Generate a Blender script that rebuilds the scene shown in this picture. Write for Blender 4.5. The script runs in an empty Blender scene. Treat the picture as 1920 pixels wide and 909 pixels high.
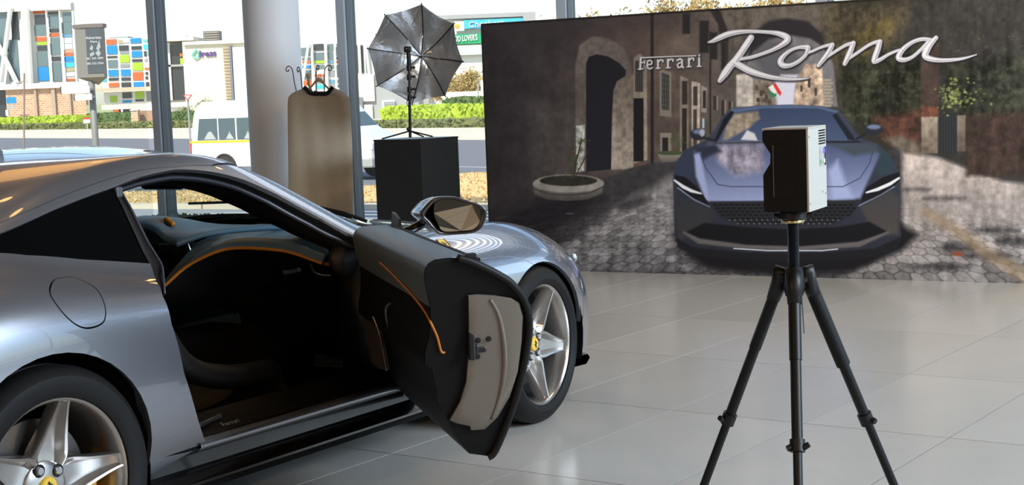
import bpy, bmesh, math, random
import numpy as np
from mathutils import Vector, Matrix, geometry
random.seed(7)
rng = np.random.default_rng(11)
SC = bpy.context.scene
COL = SC.collection
PI = math.pi

# ------------------------------------------------------------------ camera, sky, sun, lamps, exposure
cam_d = bpy.data.cameras.new('camera')
cam_d.sensor_width = 36.0
cam_d.lens = 2880.6 / 1920 * 36.0
cam_d.clip_end = 2000
cam = bpy.data.objects.new('camera', cam_d)
COL.objects.link(cam)
cam.matrix_world = Matrix(((0.9993, 0.0386, 0.0, 0.0), (-0.0038, 0.0980, -0.9952, 0.0),
                           (-0.0384, 0.9944, 0.0981, 1.4328), (0, 0, 0, 1)))
SC.camera = cam
SC.view_settings.view_transform = 'Standard'
SC.view_settings.look = 'None'
SC.view_settings.gamma = 1.0
SC.view_settings.use_curve_mapping = False
SC.view_settings.exposure = 0.3

world = bpy.data.worlds.new('sky')
SC.world = world
world.use_nodes = True
wn = world.node_tree
wn.nodes.clear()
sky = wn.nodes.new('ShaderNodeTexSky')
sky.sky_type = 'NISHITA'
sky.sun_disc = False
sky.sun_elevation = math.radians(52)
sky.sun_rotation = math.radians(200)
sky.air_density = 1.0
sky.dust_density = 0.9
sky.ozone_density = 1.6
bg = wn.nodes.new('ShaderNodeBackground')
bg.inputs['Strength'].default_value = 0.23
wo = wn.nodes.new('ShaderNodeOutputWorld')
wn.links.new(sky.outputs['Color'], bg.inputs['Color'])
wn.links.new(bg.outputs['Background'], wo.inputs['Surface'])

sun_d = bpy.data.lights.new('sun', 'SUN')
sun_d.energy = 5.6
sun_d.color = (1.0, 0.93, 0.82)
sun_d.angle = math.radians(0.53)
sun = bpy.data.objects.new('sun', sun_d)
COL.objects.link(sun)
sun.rotation_euler = Vector((0.30, 0.72, -0.80)).to_track_quat('-Z', 'Y').to_euler()


def room_light(name, loc, aim, size, power, color, size_y=None):
    l = bpy.data.lights.new(name, 'AREA')
    l.shape = 'RECTANGLE'
    l.size = size
    l.size_y = size_y or size
    l.energy = power
    l.color = color
    o = bpy.data.objects.new(name, l)
    COL.objects.link(o)
    d = (Vector(aim) - Vector(loc)).normalized()
    o.location = Vector(loc) + d * .35      # moved forward, clear of a lamp can where one hangs
    o.rotation_euler = d.to_track_quat('-Z', 'Y').to_euler()
    return o


# warm showroom track lamps hanging to the left and behind; their heads are built further down
room_light('warm_lamp_light', (-5.2, -1.5, 3.55), (-2.0, 4.6, 0.5), 0.3, 90, (1.0, 0.62, 0.30))
room_light('warm_lamp_light', (3.0, -3.4, 3.75), (-0.2, 5.5, 0.4), 0.3, 95, (1.0, 0.64, 0.34))
room_light('warm_lamp_light', (-2.1, 8.6, 4.0), (-1.4, 4.9, 1.0), 1.3, 7, (1.0, 0.50, 0.16))
room_light('cool_fill_light', (5.5, 3.0, 4.6), (2.2, 10.5, 1.0), 3.6, 420, (0.82, 0.91, 1.0))  # added fill towards the backdrop, no lamp hangs here
room_light('cool_fill_light', (8.2, 1.6, 4.5), (2.6, 6.0, 0.0), 3.6, 950, (0.66, 0.82, 1.0))  # added bluish fill for the near floor, no lamp hangs here
room_light('warm_lamp_light', (2.4, 8.4, 4.2), (1.7, 10.6, 0.0), 0.6, 42, (1.0, 0.74, 0.42))


# ------------------------------------------------------------------ helpers


def lin(r, g, b):
    def f(c):
        c /= 255.0
        return c / 12.92 if c <= 0.04045 else ((c + 0.055) / 1.055) ** 2.4
    return (f(r), f(g), f(b), 1.0)


MATS = {}


def mat(name, rgb, rough=0.5, metal=0.0, coat=0.0, grain=0.0, scale=20.0, bump=0.0, spec=0.5, emit=0.0, coat_rough=0.04):
    """procedural Principled material; grain mixes a darker / lighter noise into the colour"""
    if name in MATS:
        return MATS[name]
    m = bpy.data.materials.new(name)
    m.use_nodes = True
    nt = m.node_tree
    p = nt.nodes['Principled BSDF']
    c = lin(*rgb)
    p.inputs['Base Color'].default_value = c
    p.inputs['Roughness'].default_value = rough
    p.inputs['Metallic'].default_value = metal
    p.inputs['Coat Weight'].default_value = coat
    p.inputs['Coat Roughness'].default_value = coat_rough
    p.inputs['Specular IOR Level'].default_value = spec
    if emit:
        p.inputs['Emission Color'].default_value = c
        p.inputs['Emission Strength'].default_value = emit
    if grain or bump:
        tc = nt.nodes.new('ShaderNodeTexCoord')
        n = nt.nodes.new('ShaderNodeTexNoise')
        n.inputs['Scale'].default_value = scale
        n.inputs['Detail'].default_value = 5
        nt.links.new(tc.outputs['Object'], n.inputs['Vector'])
        if grain:
            mx = nt.nodes.new('ShaderNodeMix')
            mx.data_type = 'RGBA'
            mx.inputs['A'].default_value = [v * (1 - grain) for v in c[:3]] + [1]
            mx.inputs['B'].default_value = [min(1, v * (1 + grain)) for v in c[:3]] + [1]
            nt.links.new(n.outputs['Fac'], mx.inputs['Factor'])
            nt.links.new(mx.outputs['Result'], p.inputs['Base Color'])
        if bump:
            b = nt.nodes.new('ShaderNodeBump')
            b.inputs['Strength'].default_value = bump
            b.inputs['Distance'].default_value = 0.01
            nt.links.new(n.outputs['Fac'], b.inputs['Height'])
            nt.links.new(b.outputs['Normal'], p.inputs['Normal'])
    MATS[name] = m
    return m


def glass(name, tint=(235, 240, 240), reflect=0.06, rough=0.0):
    """thin clear pane: mostly transparent, some mirror by Fresnel"""
    if name in MATS:
        return MATS[name]
    m = bpy.data.materials.new(name)
    m.use_nodes = True
    nt = m.node_tree
    nt.nodes.clear()
    t = nt.nodes.new('ShaderNodeBsdfTransparent')
    t.inputs['Color'].default_value = lin(*tint)
    g = nt.nodes.new('ShaderNodeBsdfGlossy')
    g.inputs['Roughness'].default_value = rough
    lw = nt.nodes.new('ShaderNodeLayerWeight')      # the facing term is the same from both sides of the pane
    pw = nt.nodes.new('ShaderNodeMath')
    pw.operation = 'POWER'
    pw.inputs[1].default_value = 5.0
    f = nt.nodes.new('ShaderNodeMath')
    f.operation = 'MULTIPLY_ADD'
    f.inputs[1].default_value = 0.85
    f.inputs[2].default_value = reflect
    nt.links.new(lw.outputs['Facing'], pw.inputs[0])
    nt.links.new(pw.outputs['Value'], f.inputs[0])
    mx = nt.nodes.new('ShaderNodeMixShader')
    o = nt.nodes.new('ShaderNodeOutputMaterial')
    nt.links.new(f.outputs['Value'], mx.inputs['Fac'])
    nt.links.new(t.outputs['BSDF'], mx.inputs[1])
    nt.links.new(g.outputs['BSDF'], mx.inputs[2])
    nt.links.new(mx.outputs['Shader'], o.inputs['Surface'])
    MATS[name] = m
    return m


def link(o, parent=None):
    COL.objects.link(o)
    if parent is not None:
        o.parent = parent
    return o


def obj(name, vf, m, parent=None, smooth=False, auto=None, normals=None):
    me = bpy.data.meshes.new(name)
    me.from_pydata([tuple(v) for v in vf[0]], [], [tuple(f) for f in vf[1]])
    me.materials.append(m)
    if smooth or auto or normals is not None:
        me.polygons.foreach_set('use_smooth', [True] * len(me.polygons))
    if normals is not None:
        me.normals_split_custom_set_from_vertices([tuple(n) for n in normals])
    me.update()
    o = bpy.data.objects.new(name, me)
    link(o, parent)
    if auto:
        me.set_sharp_from_angle(angle=math.radians(auto))
    return o


def tag(o, label, cat, group=None, kind=None):
    o['label'] = label
    o['category'] = cat
    if group:
        o['group'] = group
    if kind:
        o['kind'] = kind
    return o


def thing(name, label, cat, loc=(0, 0, 0), rotz=0.0, group=None):
    o = bpy.data.objects.new(name, None)
    o.empty_display_size = 0.1
    link(o)
    o.location = loc
    o.rotation_euler = (0, 0, rotz)
    return tag(o, label, cat, group)


def struct(o):
    o['kind'] = 'structure'
    return o


def copy_tree(o, parent=None):
    c = o.copy()
    COL.objects.link(c)
    if parent is not None:
        c.parent = parent
    for ch in list(o.children):
        copy_tree(ch, c)
    return c


class MB:
    def __init__(self):
        self.v, self.f = [], []

    def add(self, v, f):
        n = len(self.v)
        self.v += [tuple(p) for p in v]
        self.f += [tuple(i + n for i in q) for q in f]
        return self

    def box(self, x0, x1, y0, y1, z0, z1):
        v = [(x, y, z) for z in (z0, z1) for x, y in ((x0, y0), (x1, y0), (x1, y1), (x0, y1))]
        return self.add(v, [(3, 2, 1, 0), (4, 5, 6, 7), (0, 1, 5, 4), (1, 2, 6, 5), (2, 3, 7, 6), (3, 0, 4, 7)])

    def bbox(self, x0, x1, y0, y1, z0, z1, b=0.01):
        """box with chamfered edges"""
        bm = bmesh.new()
        bmesh.ops.create_cube(bm, size=1)
        for q in bm.verts:
            q.co = Vector(((x0 + x1) / 2 + q.co.x * (x1 - x0), (y0 + y1) / 2 + q.co.y * (y1 - y0), (z0 + z1) / 2 + q.co.z * (z1 - z0)))
        bmesh.ops.bevel(bm, geom=bm.edges[:], offset=b, segments=2, affect='EDGES', profile=0.5)
        return self.bm(bm)

    def bm(self, bm, M=None):
        bm.verts.index_update()
        v = [(M @ q.co) if M else q.co.copy() for q in bm.verts]
        f = [[q.index for q in p.verts] for p in bm.faces]
        bm.free()
        return self.add(v, f)

    def tube(self, pts, r, n=10, cap=True, closed=False):
        """round tube along a polyline; r may be a list"""
        P = [Vector(p) for p in pts]
        N = len(P)
        R = r if hasattr(r, '__len__') else [r] * N
        up = None
        rings = []
        for i in range(N):
            a = P[(i - 1) % N] if (closed or i) else P[i]
            b = P[(i + 1) % N] if (closed or i < N - 1) else P[i]
            t = (b - a).normalized()
            if up is None:
                up = t.orthogonal().normalized()
            up = (up - t * up.dot(t))
            up = up.normalized() if up.length > 1e-6 else t.orthogonal().normalized()
            s = t.cross(up)
            rings.append([P[i] + R[i] * (math.cos(2 * PI * k / n) * up + math.sin(2 * PI * k / n) * s) for k in range(n)])
        v = [p for g in rings for p in g]
        f = []
        for i in range(N if closed else N - 1):
            for k in range(n):
                a, b = i * n + k, i * n + (k + 1) % n
                c, e = ((i + 1) % N) * n + (k + 1) % n, ((i + 1) % N) * n + k
                f.append((a, b, c, e))
        if cap and not closed:
            f.append(tuple(range(n))[::-1])
            f.append(tuple(range((N - 1) * n, N * n)))
        return self.add(v, f)

    def cyl(self, a, b, r, n=16, r2=None):
        return self.tube([a, b], [r, r if r2 is None else r2], n)

    def lathe(self, prof, n=32, axis='z', c=(0, 0, 0), close=False):
        """prof: list of (radius, height)"""
        v, f = [], []
        for r, h in prof:
            for k in range(n):
                a = 2 * PI * k / n
                p = (r * math.cos(a), r * math.sin(a), h)
                if axis == 'y':
                    p = (p[0], p[2], p[1])
                if axis == 'x':
                    p = (p[2], p[0], p[1])
                v.append((p[0] + c[0], p[1] + c[1], p[2] + c[2]))
        N = len(prof)
        for i in range(N if close else N - 1):
            for k in range(n):
                j = (i + 1) % N
                q = (i * n + k, i * n + (k + 1) % n, j * n + (k + 1) % n, j * n + k)
                f.append(q if axis != 'y' else q[::-1])
        return self.add(v, f)

    def prism(self, poly, fn, d0, d1):
        """extrude a 2D polygon; fn(a, b, d) gives the 3D point"""
        n = len(poly)
        v = [fn(a, b, d0) for a, b in poly] + [fn(a, b, d1) for a, b in poly]
        f = [tuple(range(n))[::-1], tuple(range(n, 2 * n))]
        f += [(i, (i + 1) % n, n + (i + 1) % n, n + i) for i in range(n)]
        return self.add(v, f)

    def ball(self, c, r, n=16, sx=1, sy=1, sz=1):
        bm = bmesh.new()
        bmesh.ops.create_uvsphere(bm, u_segments=n, v_segments=max(6, n // 2), radius=r)
        for q in bm.verts:
            q.co = Vector((c[0] + q.co.x * sx, c[1] + q.co.y * sy, c[2] + q.co.z * sz))
        return self.bm(bm)

    def out(self):
        # consistent outward winding
        bm = bmesh.new()
        vs = [bm.verts.new(p) for p in self.v]
        for q in self.f:
            try:
                bm.faces.new([vs[i] for i in q])
            except ValueError:
                pass
        bmesh.ops.recalc_face_normals(bm, faces=bm.faces[:])
        bm.verts.index_update()
        r = ([tuple(q.co) for q in bm.verts], [[q.index for q in p.verts] for p in bm.faces])
        bm.free()
        return r

    def build(self, name, m, parent=None, smooth=False, auto=None):
        return obj(name, self.out(), m, parent, smooth, auto)


def catmull(P, n=8, closed=False):
    P = [np.array(p, float) for p in P]
    N = len(P)
    out = []
    for i in range(N if closed else N - 1):
        if closed:
            a, b, c, e = P[(i - 1) % N], P[i], P[(i + 1) % N], P[(i + 2) % N]
        else:
            a, b, c, e = P[max(i - 1, 0)], P[i], P[i + 1], P[min(i + 2, N - 1)]
        for k in range(n):
            t = k / n
            out.append(0.5 * ((2 * b) + (c - a) * t + (2 * a - 5 * b + 4 * c - e) * t * t + (3 * b - a - 3 * c + e) * t ** 3))
    if not closed:
        out.append(P[-1])
    return out


def loft(rows, close_u=False):
    """grid of points -> verts, faces"""
    n = len(rows[0])
    v = [tuple(p) for r in rows for p in r]
    f = []
    for i in range(len(rows) - 1):
        for k in range(n if close_u else n - 1):
            f.append((i * n + k, i * n + (k + 1) % n, (i + 1) * n + (k + 1) % n, (i + 1) * n + k))
    return v, f


def text_mesh(s, size, depth, spacing=1.0, shear=0.0, bold=0.0):
    """block letters in the xy plane as verts, faces (built-in font)"""
    cu = bpy.data.curves.new('lettering', 'FONT')
    cu.body = s
    cu.size = size
    cu.extrude = depth
    cu.align_x = 'CENTER'
    cu.align_y = 'CENTER'
    cu.space_character = spacing
    cu.shear = shear
    cu.offset = size * bold
    cu.resolution_u = 3
    o = bpy.data.objects.new('lettering', cu)
    COL.objects.link(o)
    me = bpy.data.meshes.new_from_object(o.evaluated_get(bpy.context.evaluated_depsgraph_get()))
    v = [tuple(q.co) for q in me.vertices]
    f = [tuple(p.vertices) for p in me.polygons]
    bpy.data.objects.remove(o)
    bpy.data.curves.remove(cu)
    bpy.data.meshes.remove(me)
    return v, f


def lettering(name, s, size, depth, m, parent, origin, ux, uy, **k):
    v, f = text_mesh(s, size, depth, **k)
    ux, uy, o = Vector(ux), Vector(uy), Vector(origin)
    un = ux.cross(uy)
    return obj(name, ([o + ux * p[0] + uy * p[1] + un * p[2] for p in v], f), m, parent)


# shared materials
M_white = mat('white_paint', (222, 222, 220), 0.5, grain=0.03, scale=4)
M_black = mat('black_plastic', (11, 11, 13), 0.38, grain=0.1)
M_rubber = mat('black_rubber', (9, 9, 10), 0.6, grain=0.15, scale=60, spec=.3)
M_alu = mat('brushed_aluminium', (170, 172, 176), 0.3, 0.95, grain=0.06, scale=80)
M_dark_alu = mat('dark_mullion_metal', (104, 110, 118), 0.4, 0.5, grain=0.05)
M_lit_alu = mat('room_lit_mullion_metal', (190, 198, 206), 0.45, 0.2, grain=0.04)  # front face coloured pale, as the room light leaves it
M_conc = mat('pale_concrete', (196, 190, 178), 0.85, grain=0.12, scale=6)

# ------------------------------------------------------------------ the showroom
WE = Vector((math.cos(math.radians(-28.5)), math.sin(math.radians(-28.5)), 0))   # along the glass front
WN = Vector((WE.y, -WE.x, 0))                                                     # into the room
W0 = Vector((-3.67, 16.3, 0))
WROT = math.radians(-28.5)
ROOM_H = 5.0

# floor of 1.2 x 0.62 m tiles, joints recessed
FA = Vector((math.cos(math.radians(54.74)), math.sin(math.radians(54.74)), 0))
FB = Vector((FA.y, -FA.x, 0))


def floor_material():
    m = mat('floor_tile', (192, 189, 182), 0.20, grain=0.05, scale=3.0, bump=0.008, spec=0.95)
    nt = m.node_tree
    p = nt.nodes['Principled BSDF']
    lk = p.inputs['Base Color'].links[0]
    src = lk.from_socket
    oi = nt.nodes.new('ShaderNodeObjectInfo')
    hsv = nt.nodes.new('ShaderNodeHueSaturation')
    mr = nt.nodes.new('ShaderNodeMapRange')
    mr.inputs['To Min'].default_value = 0.95
    mr.inputs['To Max'].default_value = 1.05
    nt.links.new(oi.outputs['Random'], mr.inputs['Value'])
    nt.links.new(mr.outputs['Result'], hsv.inputs['Value'])
    nt.links.new(src, hsv.inputs['Color'])
    nt.links.new(hsv.outputs['Color'], p.inputs['Base Color'])
    return m


M_floor = floor_material()
M_grout = mat('tile_grout', (52, 48, 42), 0.9)
front_l = W0 + WE * -9.6
front_r = W0 + WE * 16.8
outline = [Vector((front_l.x, -8, 0)), Vector((front_r.x, -8, 0)), front_r, front_l]
b = MB()
b.prism([(p.x, p.y) for p in outline], lambda a, c, z: (a, c, z), -0.2, -0.0015)
floor = struct(b.build('floor', M_grout))


def in_view(p, m=40):
    d = Vector(p) - Vector((0, 0, 1.4328))
    z = d.dot(Vector((0, .9952, -.0981)))
    if z < 0.5:
        return False
    x = 960 + 2880.6 * d.dot(Vector((.9993, -.0038, -.0384))) / z
    y = 454.5 - 2880.6 * d.dot(Vector((.0386, .0980, .9944))) / z
    return -m < x < 1920 + m and 380 < y < 909 + m


b = MB()
b.box(-0.5975, 0.5975, -0.3087, 0.3087, -0.012, 0)
tile_me = None
rest = MB()
for i in range(-16, 18):
    for j in range(-18, 22):
        c = FA * (7.06 + 1.2 * (i + .5)) + FB * (-3.307 + .6225 * (j + .5))
        inside = -12 < c.x < 11 and -7.9 < c.y and (c - W0).dot(WN) > 0.25
        if not inside:
            continue
        vis = any(in_view(c + FA * s * .6 + FB * t * .31) for s in (-1, 0, 1) for t in (-1, 0, 1)) and (c - W0).dot(WN) > 1.3
        if vis:
            if tile_me is None:
                o = b.build('floor_tile', M_floor, floor)
                tile_me = o.data
            else:
                o = link(bpy.data.objects.new('floor_tile', tile_me), floor)
            o.location = c
            o.rotation_euler = (0, 0, math.radians(54.74 - 0))
        else:
            cs = [c + FA * s * .5985 + FB * t * .309 for s, t in ((-1, -1), (1, -1), (1, 1), (-1, 1))]
            rest.add(cs, [(3, 2, 1, 0)])
o = rest.build('outer_floor_tiles', M_floor, floor)
o['kind'] = 'stuff'

# ceiling, solid walls
M_ceil = mat('ceiling_board', (92, 82, 72), 0.9, grain=0.03)
M_wall = mat('wall_plaster', (206, 202, 194), 0.85, grain=0.04, scale=2, bump=0.02)
b = MB()
b.prism([(p.x, p.y) for p in outline], lambda a, c, z: (a, c, z), ROOM_H, ROOM_H + .25)
struct(b.build('ceiling', M_ceil))
b = MB()
b.box(front_l.x - .25, front_l.x, -8.2, front_l.y + .4, -.2, ROOM_H + .2)
struct(b.build('wall_left', M_wall))
b = MB()
b.box(front_l.x, front_r.x + .2, -8.25, -8, -.2, ROOM_H + .2)
struct(b.build('wall_back', M_wall))
b = MB()
b.box(front_r.x, front_r.x + .25, -8, front_r.y, -.2, .45)
b.box(front_r.x, front_r.x + .25, -8, front_r.y, 4.75, ROOM_H + .2)
for y in (-8, -4.2, -.4, 3.4, 7.2):
    b.box(front_r.x, front_r.x + .25, y, y + .55, .45, 4.75)
struct(b.build('wall_right', M_wall))

# glass front: one window per bay of 2.4 m; each bay owns its pane, rails and the mullion on its left
M_pane = glass('window_glass', (244, 247, 247), 0.06)
sx = lambda s, d, z: tuple(W0 + WE * s - WN * d + Vector((0, 0, z)))     # along, outwards, up


def wall_box(b, s0, s1, d0, d1, z0, z1):
    return b.prism([(s0, d0), (s1, d0), (s1, d1), (s0, d1)], lambda a, c, z: sx(a, c, z), z0, z1)


for n, k in enumerate(range(-4, 7)):
    s = 2.4 * k - (.16 if k == -1 else 0)
    w = bpy.data.objects.new('window_%d' % (n + 1), None)
    link(w)
    struct(w)
    wall_box(MB(), s + .06, s + 2.34, .05, .062, .11, 4.92).build('glass_pane', M_pane, w)
    m = wall_box(MB(), s - .052, s + .052, -.02, .13, 0, ROOM_H).build('mullion', M_dark_alu, w)
    wall_box(MB(), s - .054, s + .040, -.05, -.02, 0, ROOM_H).build('mullion_cap', M_lit_alu, m)
    wall_box(MB(), s + .05, s + 2.35, .0, .12, 0, .11).build('bottom_rail', M_dark_alu, w)
    wall_box(MB(), s + .05, s + 2.35, .0, .12, 4.9, ROOM_H).build('head_rail', M_dark_alu, w)
    wall_box(MB(), s + .05, s + 2.35, .02, .1, 3.05, 3.11).build('transom', M_dark_alu, w)

# windows of the right wall
for n in range(4):
    y0 = -8 + .55 + 3.8 * n
    w = bpy.data.objects.new('window_%d' % (12 + n), None)
    link(w)
    struct(w)
    X = front_r.x
    MB().box(X + .1, X + .112, y0 + .05, y0 + 3.2, .5, 4.7).build('glass_pane', M_pane, w)
    fr = MB()
    fr.box(X + .06, X + .16, y0, y0 + .06, .45, 4.75).box(X + .06, X + .16, y0 + 3.19, y0 + 3.25, .45, 4.75)
    fr.box(X + .06, X + .16, y0, y0 + 3.25, .45, .51).box(X + .06, X + .16, y0, y0 + 3.25, 4.69, 4.75)
    fr.box(X + .06, X + .16, y0 + 1.6, y0 + 1.66, .45, 4.75)
    fr.build('window_frame', M_dark_alu, w)

# round structural column just inside the glass
b = MB()
b.lathe([(0.262, 0), (0.262, .1), (0.252, .115), (0.252, ROOM_H)], 48)
column = b.build('column', mat('column_paint', (226, 228, 231), 0.55, grain=0.02, scale=2), None, auto=40)
column.location = (-2.094, 14.0, 0)
struct(column)

# added light lines, out of view, put in for the hood and roof to mirror
M_tube = mat('added_line_diffuser', (226, 238, 255), 0.5, emit=3.0)
M_house = mat('light_housing', (200, 200, 200), 0.5)
first = None
for i in range(7):
    if first is None:
        t = thing('added_light_line', 'added cool white light line under the unseen ceiling for the bonnet to mirror', 'added light', group='added light lines under the ceiling')
        hb = MB()
        hb.box(-7, 7, -.05, .05, .02, .10).build('housing', M_house, t)
        hb = MB()
        hb.box(-6.98, 6.98, -.036, .036, 0, .02).build('diffuser', M_tube, t)
        first = t
    else:
        t = copy_tree(first)
    c = W0 + WE * 4.2 + WN * (.16 + .21 * i)
    t.location = (c.x, c.y, ROOM_H - .105)
    t.rotation_euler = (0, 0, WROT)
# warm track lamps: a can with a glowing face
M_glow = mat('warm_lamp_face', (255, 190, 110), 0.5, emit=9)
first = None
for (x, y, z), aim in (((-5.2, -1.5, 3.6), (-2, 4.6, .5)), ((3.0, -3.4, 3.8), (-.2, 5.5, .4)), ((-3.2, -2.6, 3.8), (-1.6, 4.6, .5)),
                       ((2.4, 8.4, 4.25), (1.7, 10.6, 0)), ((-1.87, 8.93, 4.0), (-1.8, 8.6, 0)), ((1.23, 9.0, 4.0), (1.0, 8.6, 0)), ((-.53, 5.87, 4.0), (-.6, 5.6, 0)),
                       ((-.78, 9.5, 4.0), (-.8, 9.0, 0)), ((-1.31, 6.22, 4.0), (-1.3, 6.0, 0))):
    if first is None:
        t = thing('track_lamp', 'warm spot lamp hanging from the showroom ceiling', 'lamp', group='warm spot lamps under the ceiling')
        MB().lathe([(0, .05), (.06, .05), (.07, .0), (.085, -.16), (.075, -.16), (.074, -.13)], 20).build('lamp_can', M_black, t, auto=40)
        MB().lathe([(0, -.135), (.074, -.135)], 20).build('lamp_face', M_glow, t)
        first = t
    else:
        t = first.copy()
        COL.objects.link(t)
        for ch in first.children:
            if not ch.name.startswith('lamp_rod'):
                link(ch.copy(), t)
    t.location = (x, y, z)
    t.rotation_euler = (Vector(aim) - Vector((x, y, z))).to_track_quat('-Z', 'Y').to_euler()
    rod = MB().cyl((x, y, z + .05), (x, y, ROOM_H), .012, 8).build('lamp_rod', M_black)
    rod.parent = t
    rod.matrix_parent_inverse = (Matrix.Translation(t.location) @ t.rotation_euler.to_matrix().to_4x4()).inverted()

# added canopy, out of view, put in so the bonnet has slats to mirror
shade = thing('added_slat_canopy', 'added slatted grey canopy above the windows, unseen, for the bonnet to mirror', 'canopy', W0 + WE * 5.5 - WN * .2 + Vector((0, 0, 4.98)), WROT)
M_blade = mat('added_canopy_slat', (62, 64, 70), .5)
for i in range(9):
    MB().bbox(-9, 9, .12 + .66 * i, .12 + .66 * i + .44, 0, .04, .004).build('slat', M_blade, shade)
for x in (-8, -3, 2, 7):
    MB().box(x - .05, x + .05, 0, 6.0, .04, .18).build('beam', M_dark_alu, shade)

# ------------------------------------------------------------------ the car: smooth body surface
# body sections: x -> eight (half width, height) knots, sill to roof centre
BODY=[
(-3.72,[(.66,.30),(.76,.45),(.80,.62),(.75,.80),(.64,.885),(.52,.92),(.28,.94),(0,.945)]),
(-3.35,[(.82,.26),(.91,.42),(.945,.64),(.89,.85),(.74,.945),(.60,.99),(.34,1.035),(0,1.05)]),
(-3.00,[(.89,.24),(.965,.42),(.985,.66),(.935,.875),(.78,.975),(.65,1.045),(.39,1.135),(0,1.155)]),
(-2.67,[(.92,.235),(.98,.42),(.99,.67),(.95,.88),(.80,.995),(.69,1.085),(.43,1.205),(0,1.232)]),
(-2.40,[(.90,.235),(.962,.42),(.985,.68),(.945,.865),(.80,.965),(.675,1.135),(.44,1.245),(0,1.268)]),
(-2.10,[(.855,.235),(.945,.40),(.98,.68),(.94,.85),(.80,.938),(.635,1.185),(.44,1.270),(0,1.290)]),
(-1.75,[(.85,.235),(.94,.40),(.975,.68),(.935,.835),(.80,.92),(.595,1.21),(.44,1.268),(0,1.295)]),
(-1.45,[(.85,.235),(.94,.40),(.972,.67),(.93,.82),(.80,.90),(.575,1.178),(.42,1.236),(0,1.272)]),
(-1.15,[(.85,.235),(.94,.39),(.97,.66),(.925,.81),(.81,.885),(.635,1.048),(.42,1.14),(0,1.192)]),
(-.85,[(.855,.235),(.94,.39),(.968,.65),(.92,.80),(.82,.865),(.755,.885),(.47,.995),(0,1.05)]),
(-.58,[(.885,.235),(.945,.39),(.968,.64),(.91,.80),(.81,.868),(.68,.878),(.42,.915),(0,.935)]),
(-.30,[(.925,.23),(.955,.40),(.970,.63),(.905,.80),(.785,.872),(.62,.872),(.35,.885),(0,.902)]),
(0,[(.92,.22),(.96,.40),(.965,.62),(.895,.785),(.74,.868),(.60,.858),(.32,.862),(0,.872)]),
(.30,[(.885,.2),(.93,.38),(.935,.58),(.85,.73),(.70,.815),(.55,.815),(.30,.82),(0,.828)]),
(.55,[(.825,.19),(.855,.36),(.845,.51),(.775,.65),(.64,.728),(.50,.735),(.28,.745),(0,.752)]),
(.75,[(.705,.18),(.735,.34),(.72,.46),(.665,.565),(.555,.62),(.43,.625),(.25,.63),(0,.632)]),
(.90,[(.50,.18),(.54,.33),(.535,.44),(.49,.525),(.41,.575),(.32,.58),(.20,.582),(0,.583)]),
(.975,[(.22,.2),(.26,.32),(.26,.42),(.24,.48),(.20,.51),(.16,.52),(.10,.525),(0,.527)]),
]
def nspline(x,y,xq):
    x=np.asarray(x,float);y=np.asarray(y,float);n=len(x);h=np.diff(x)
    A=np.eye(n);r=np.zeros((n,)+y.shape[1:])
    for i in range(1,n-1):
        A[i,i-1]=h[i-1];A[i,i]=2*(h[i-1]+h[i]);A[i,i+1]=h[i]
        r[i]=6*((y[i+1]-y[i])/h[i]-(y[i]-y[i-1])/h[i-1])
    m=np.linalg.solve(A,r.reshape(n,-1)).reshape(y.shape)
    j=np.clip(np.searchsorted(x,xq)-1,0,n-2);t=xq-x[j];H=h[j]
    e=(slice(None),)+(None,)*(y.ndim-1)
    t=t[e];H=H[e]
    return y[j]*(1-t/H)+y[j+1]*(t/H)+(m[j]*((1-t/H)**3-(1-t/H))+m[j+1]*((t/H)**3-t/H))*H*H/6
_x=np.array([b[0] for b in BODY]);_k=np.array([b[1] for b in BODY],float)  # n,8,2
XG=np.arange(-3.72,.9751,.015)
KG=nspline(_x,_k,XG)
_g=np.exp(-.5*(np.arange(-12,13)*.015/.06)**2);_g/=_g.sum()
_p=np.concatenate([2*KG[:1]-KG[12:0:-1],KG,2*KG[-1:]-KG[-2:-14:-1]])
KG=sum(_g[i]*_p[i:i+len(XG)] for i in range(25))
# spline matrix in v (15 knots, mirrored at the centre line)
_n=15;_A=np.eye(_n)*1.;_R=np.zeros((_n,_n))
for i in range(1,_n-1):
    _A[i,i-1]=1;_A[i,i]=4;_A[i,i+1]=1;_R[i,i-1:i+2]=[6,-12,6]
_BM=np.linalg.solve(_A,_R)
def body(x, v):
    x=np.atleast_1d(np.asarray(x,float));v=np.atleast_1d(np.asarray(v,float))
    f=np.clip((x-XG[0])/.015,0,len(XG)-1.001);i=f.astype(int);t=(f-i)[:,None,None]
    K=KG[i]*(1-t)+KG[i+1]*t
    Q=np.concatenate([K,K[:,-2::-1]*np.array([-1,1])],1)
    m=np.einsum('ij,njc->nic',_BM,Q)
    j=np.clip(v.astype(int),0,_n-2);u=(v-j)[:,None];r=np.arange(len(x))
    a,b,ma,mb=Q[r,j],Q[r,j+1],m[r,j],m[r,j+1]
    return a*(1-u)+b*u+(ma*((1-u)**3-(1-u))+mb*(u**3-u))/6

def z_to_v(x, z, vmax=3.9):
    vs = np.linspace(0, vmax, 160)
    s = body(np.full(160, x), vs)[:, 1]
    return float(np.interp(z, np.maximum.accumulate(s), vs))


def w_to_v(x, w, v0=4.0, v1=7.0):
    vs = np.linspace(v0, v1, 160)
    s = body(np.full(160, x), vs)[:, 0]
    return float(np.interp(-w, -s, vs))


def resample(L, step, closed=True):
    L = [np.array(p, float) for p in L]
    out = []
    n = len(L)
    for i in range(n if closed else n - 1):
        a, b = L[i], L[(i + 1) % n]
        k = max(1, int(np.hypot(b[0] - a[0], (b[1] - a[1]) * .2) / step))
        out += [a + (b - a) * t / k for t in range(k)]
    if not closed:
        out.append(L[-1])
    return out


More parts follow.
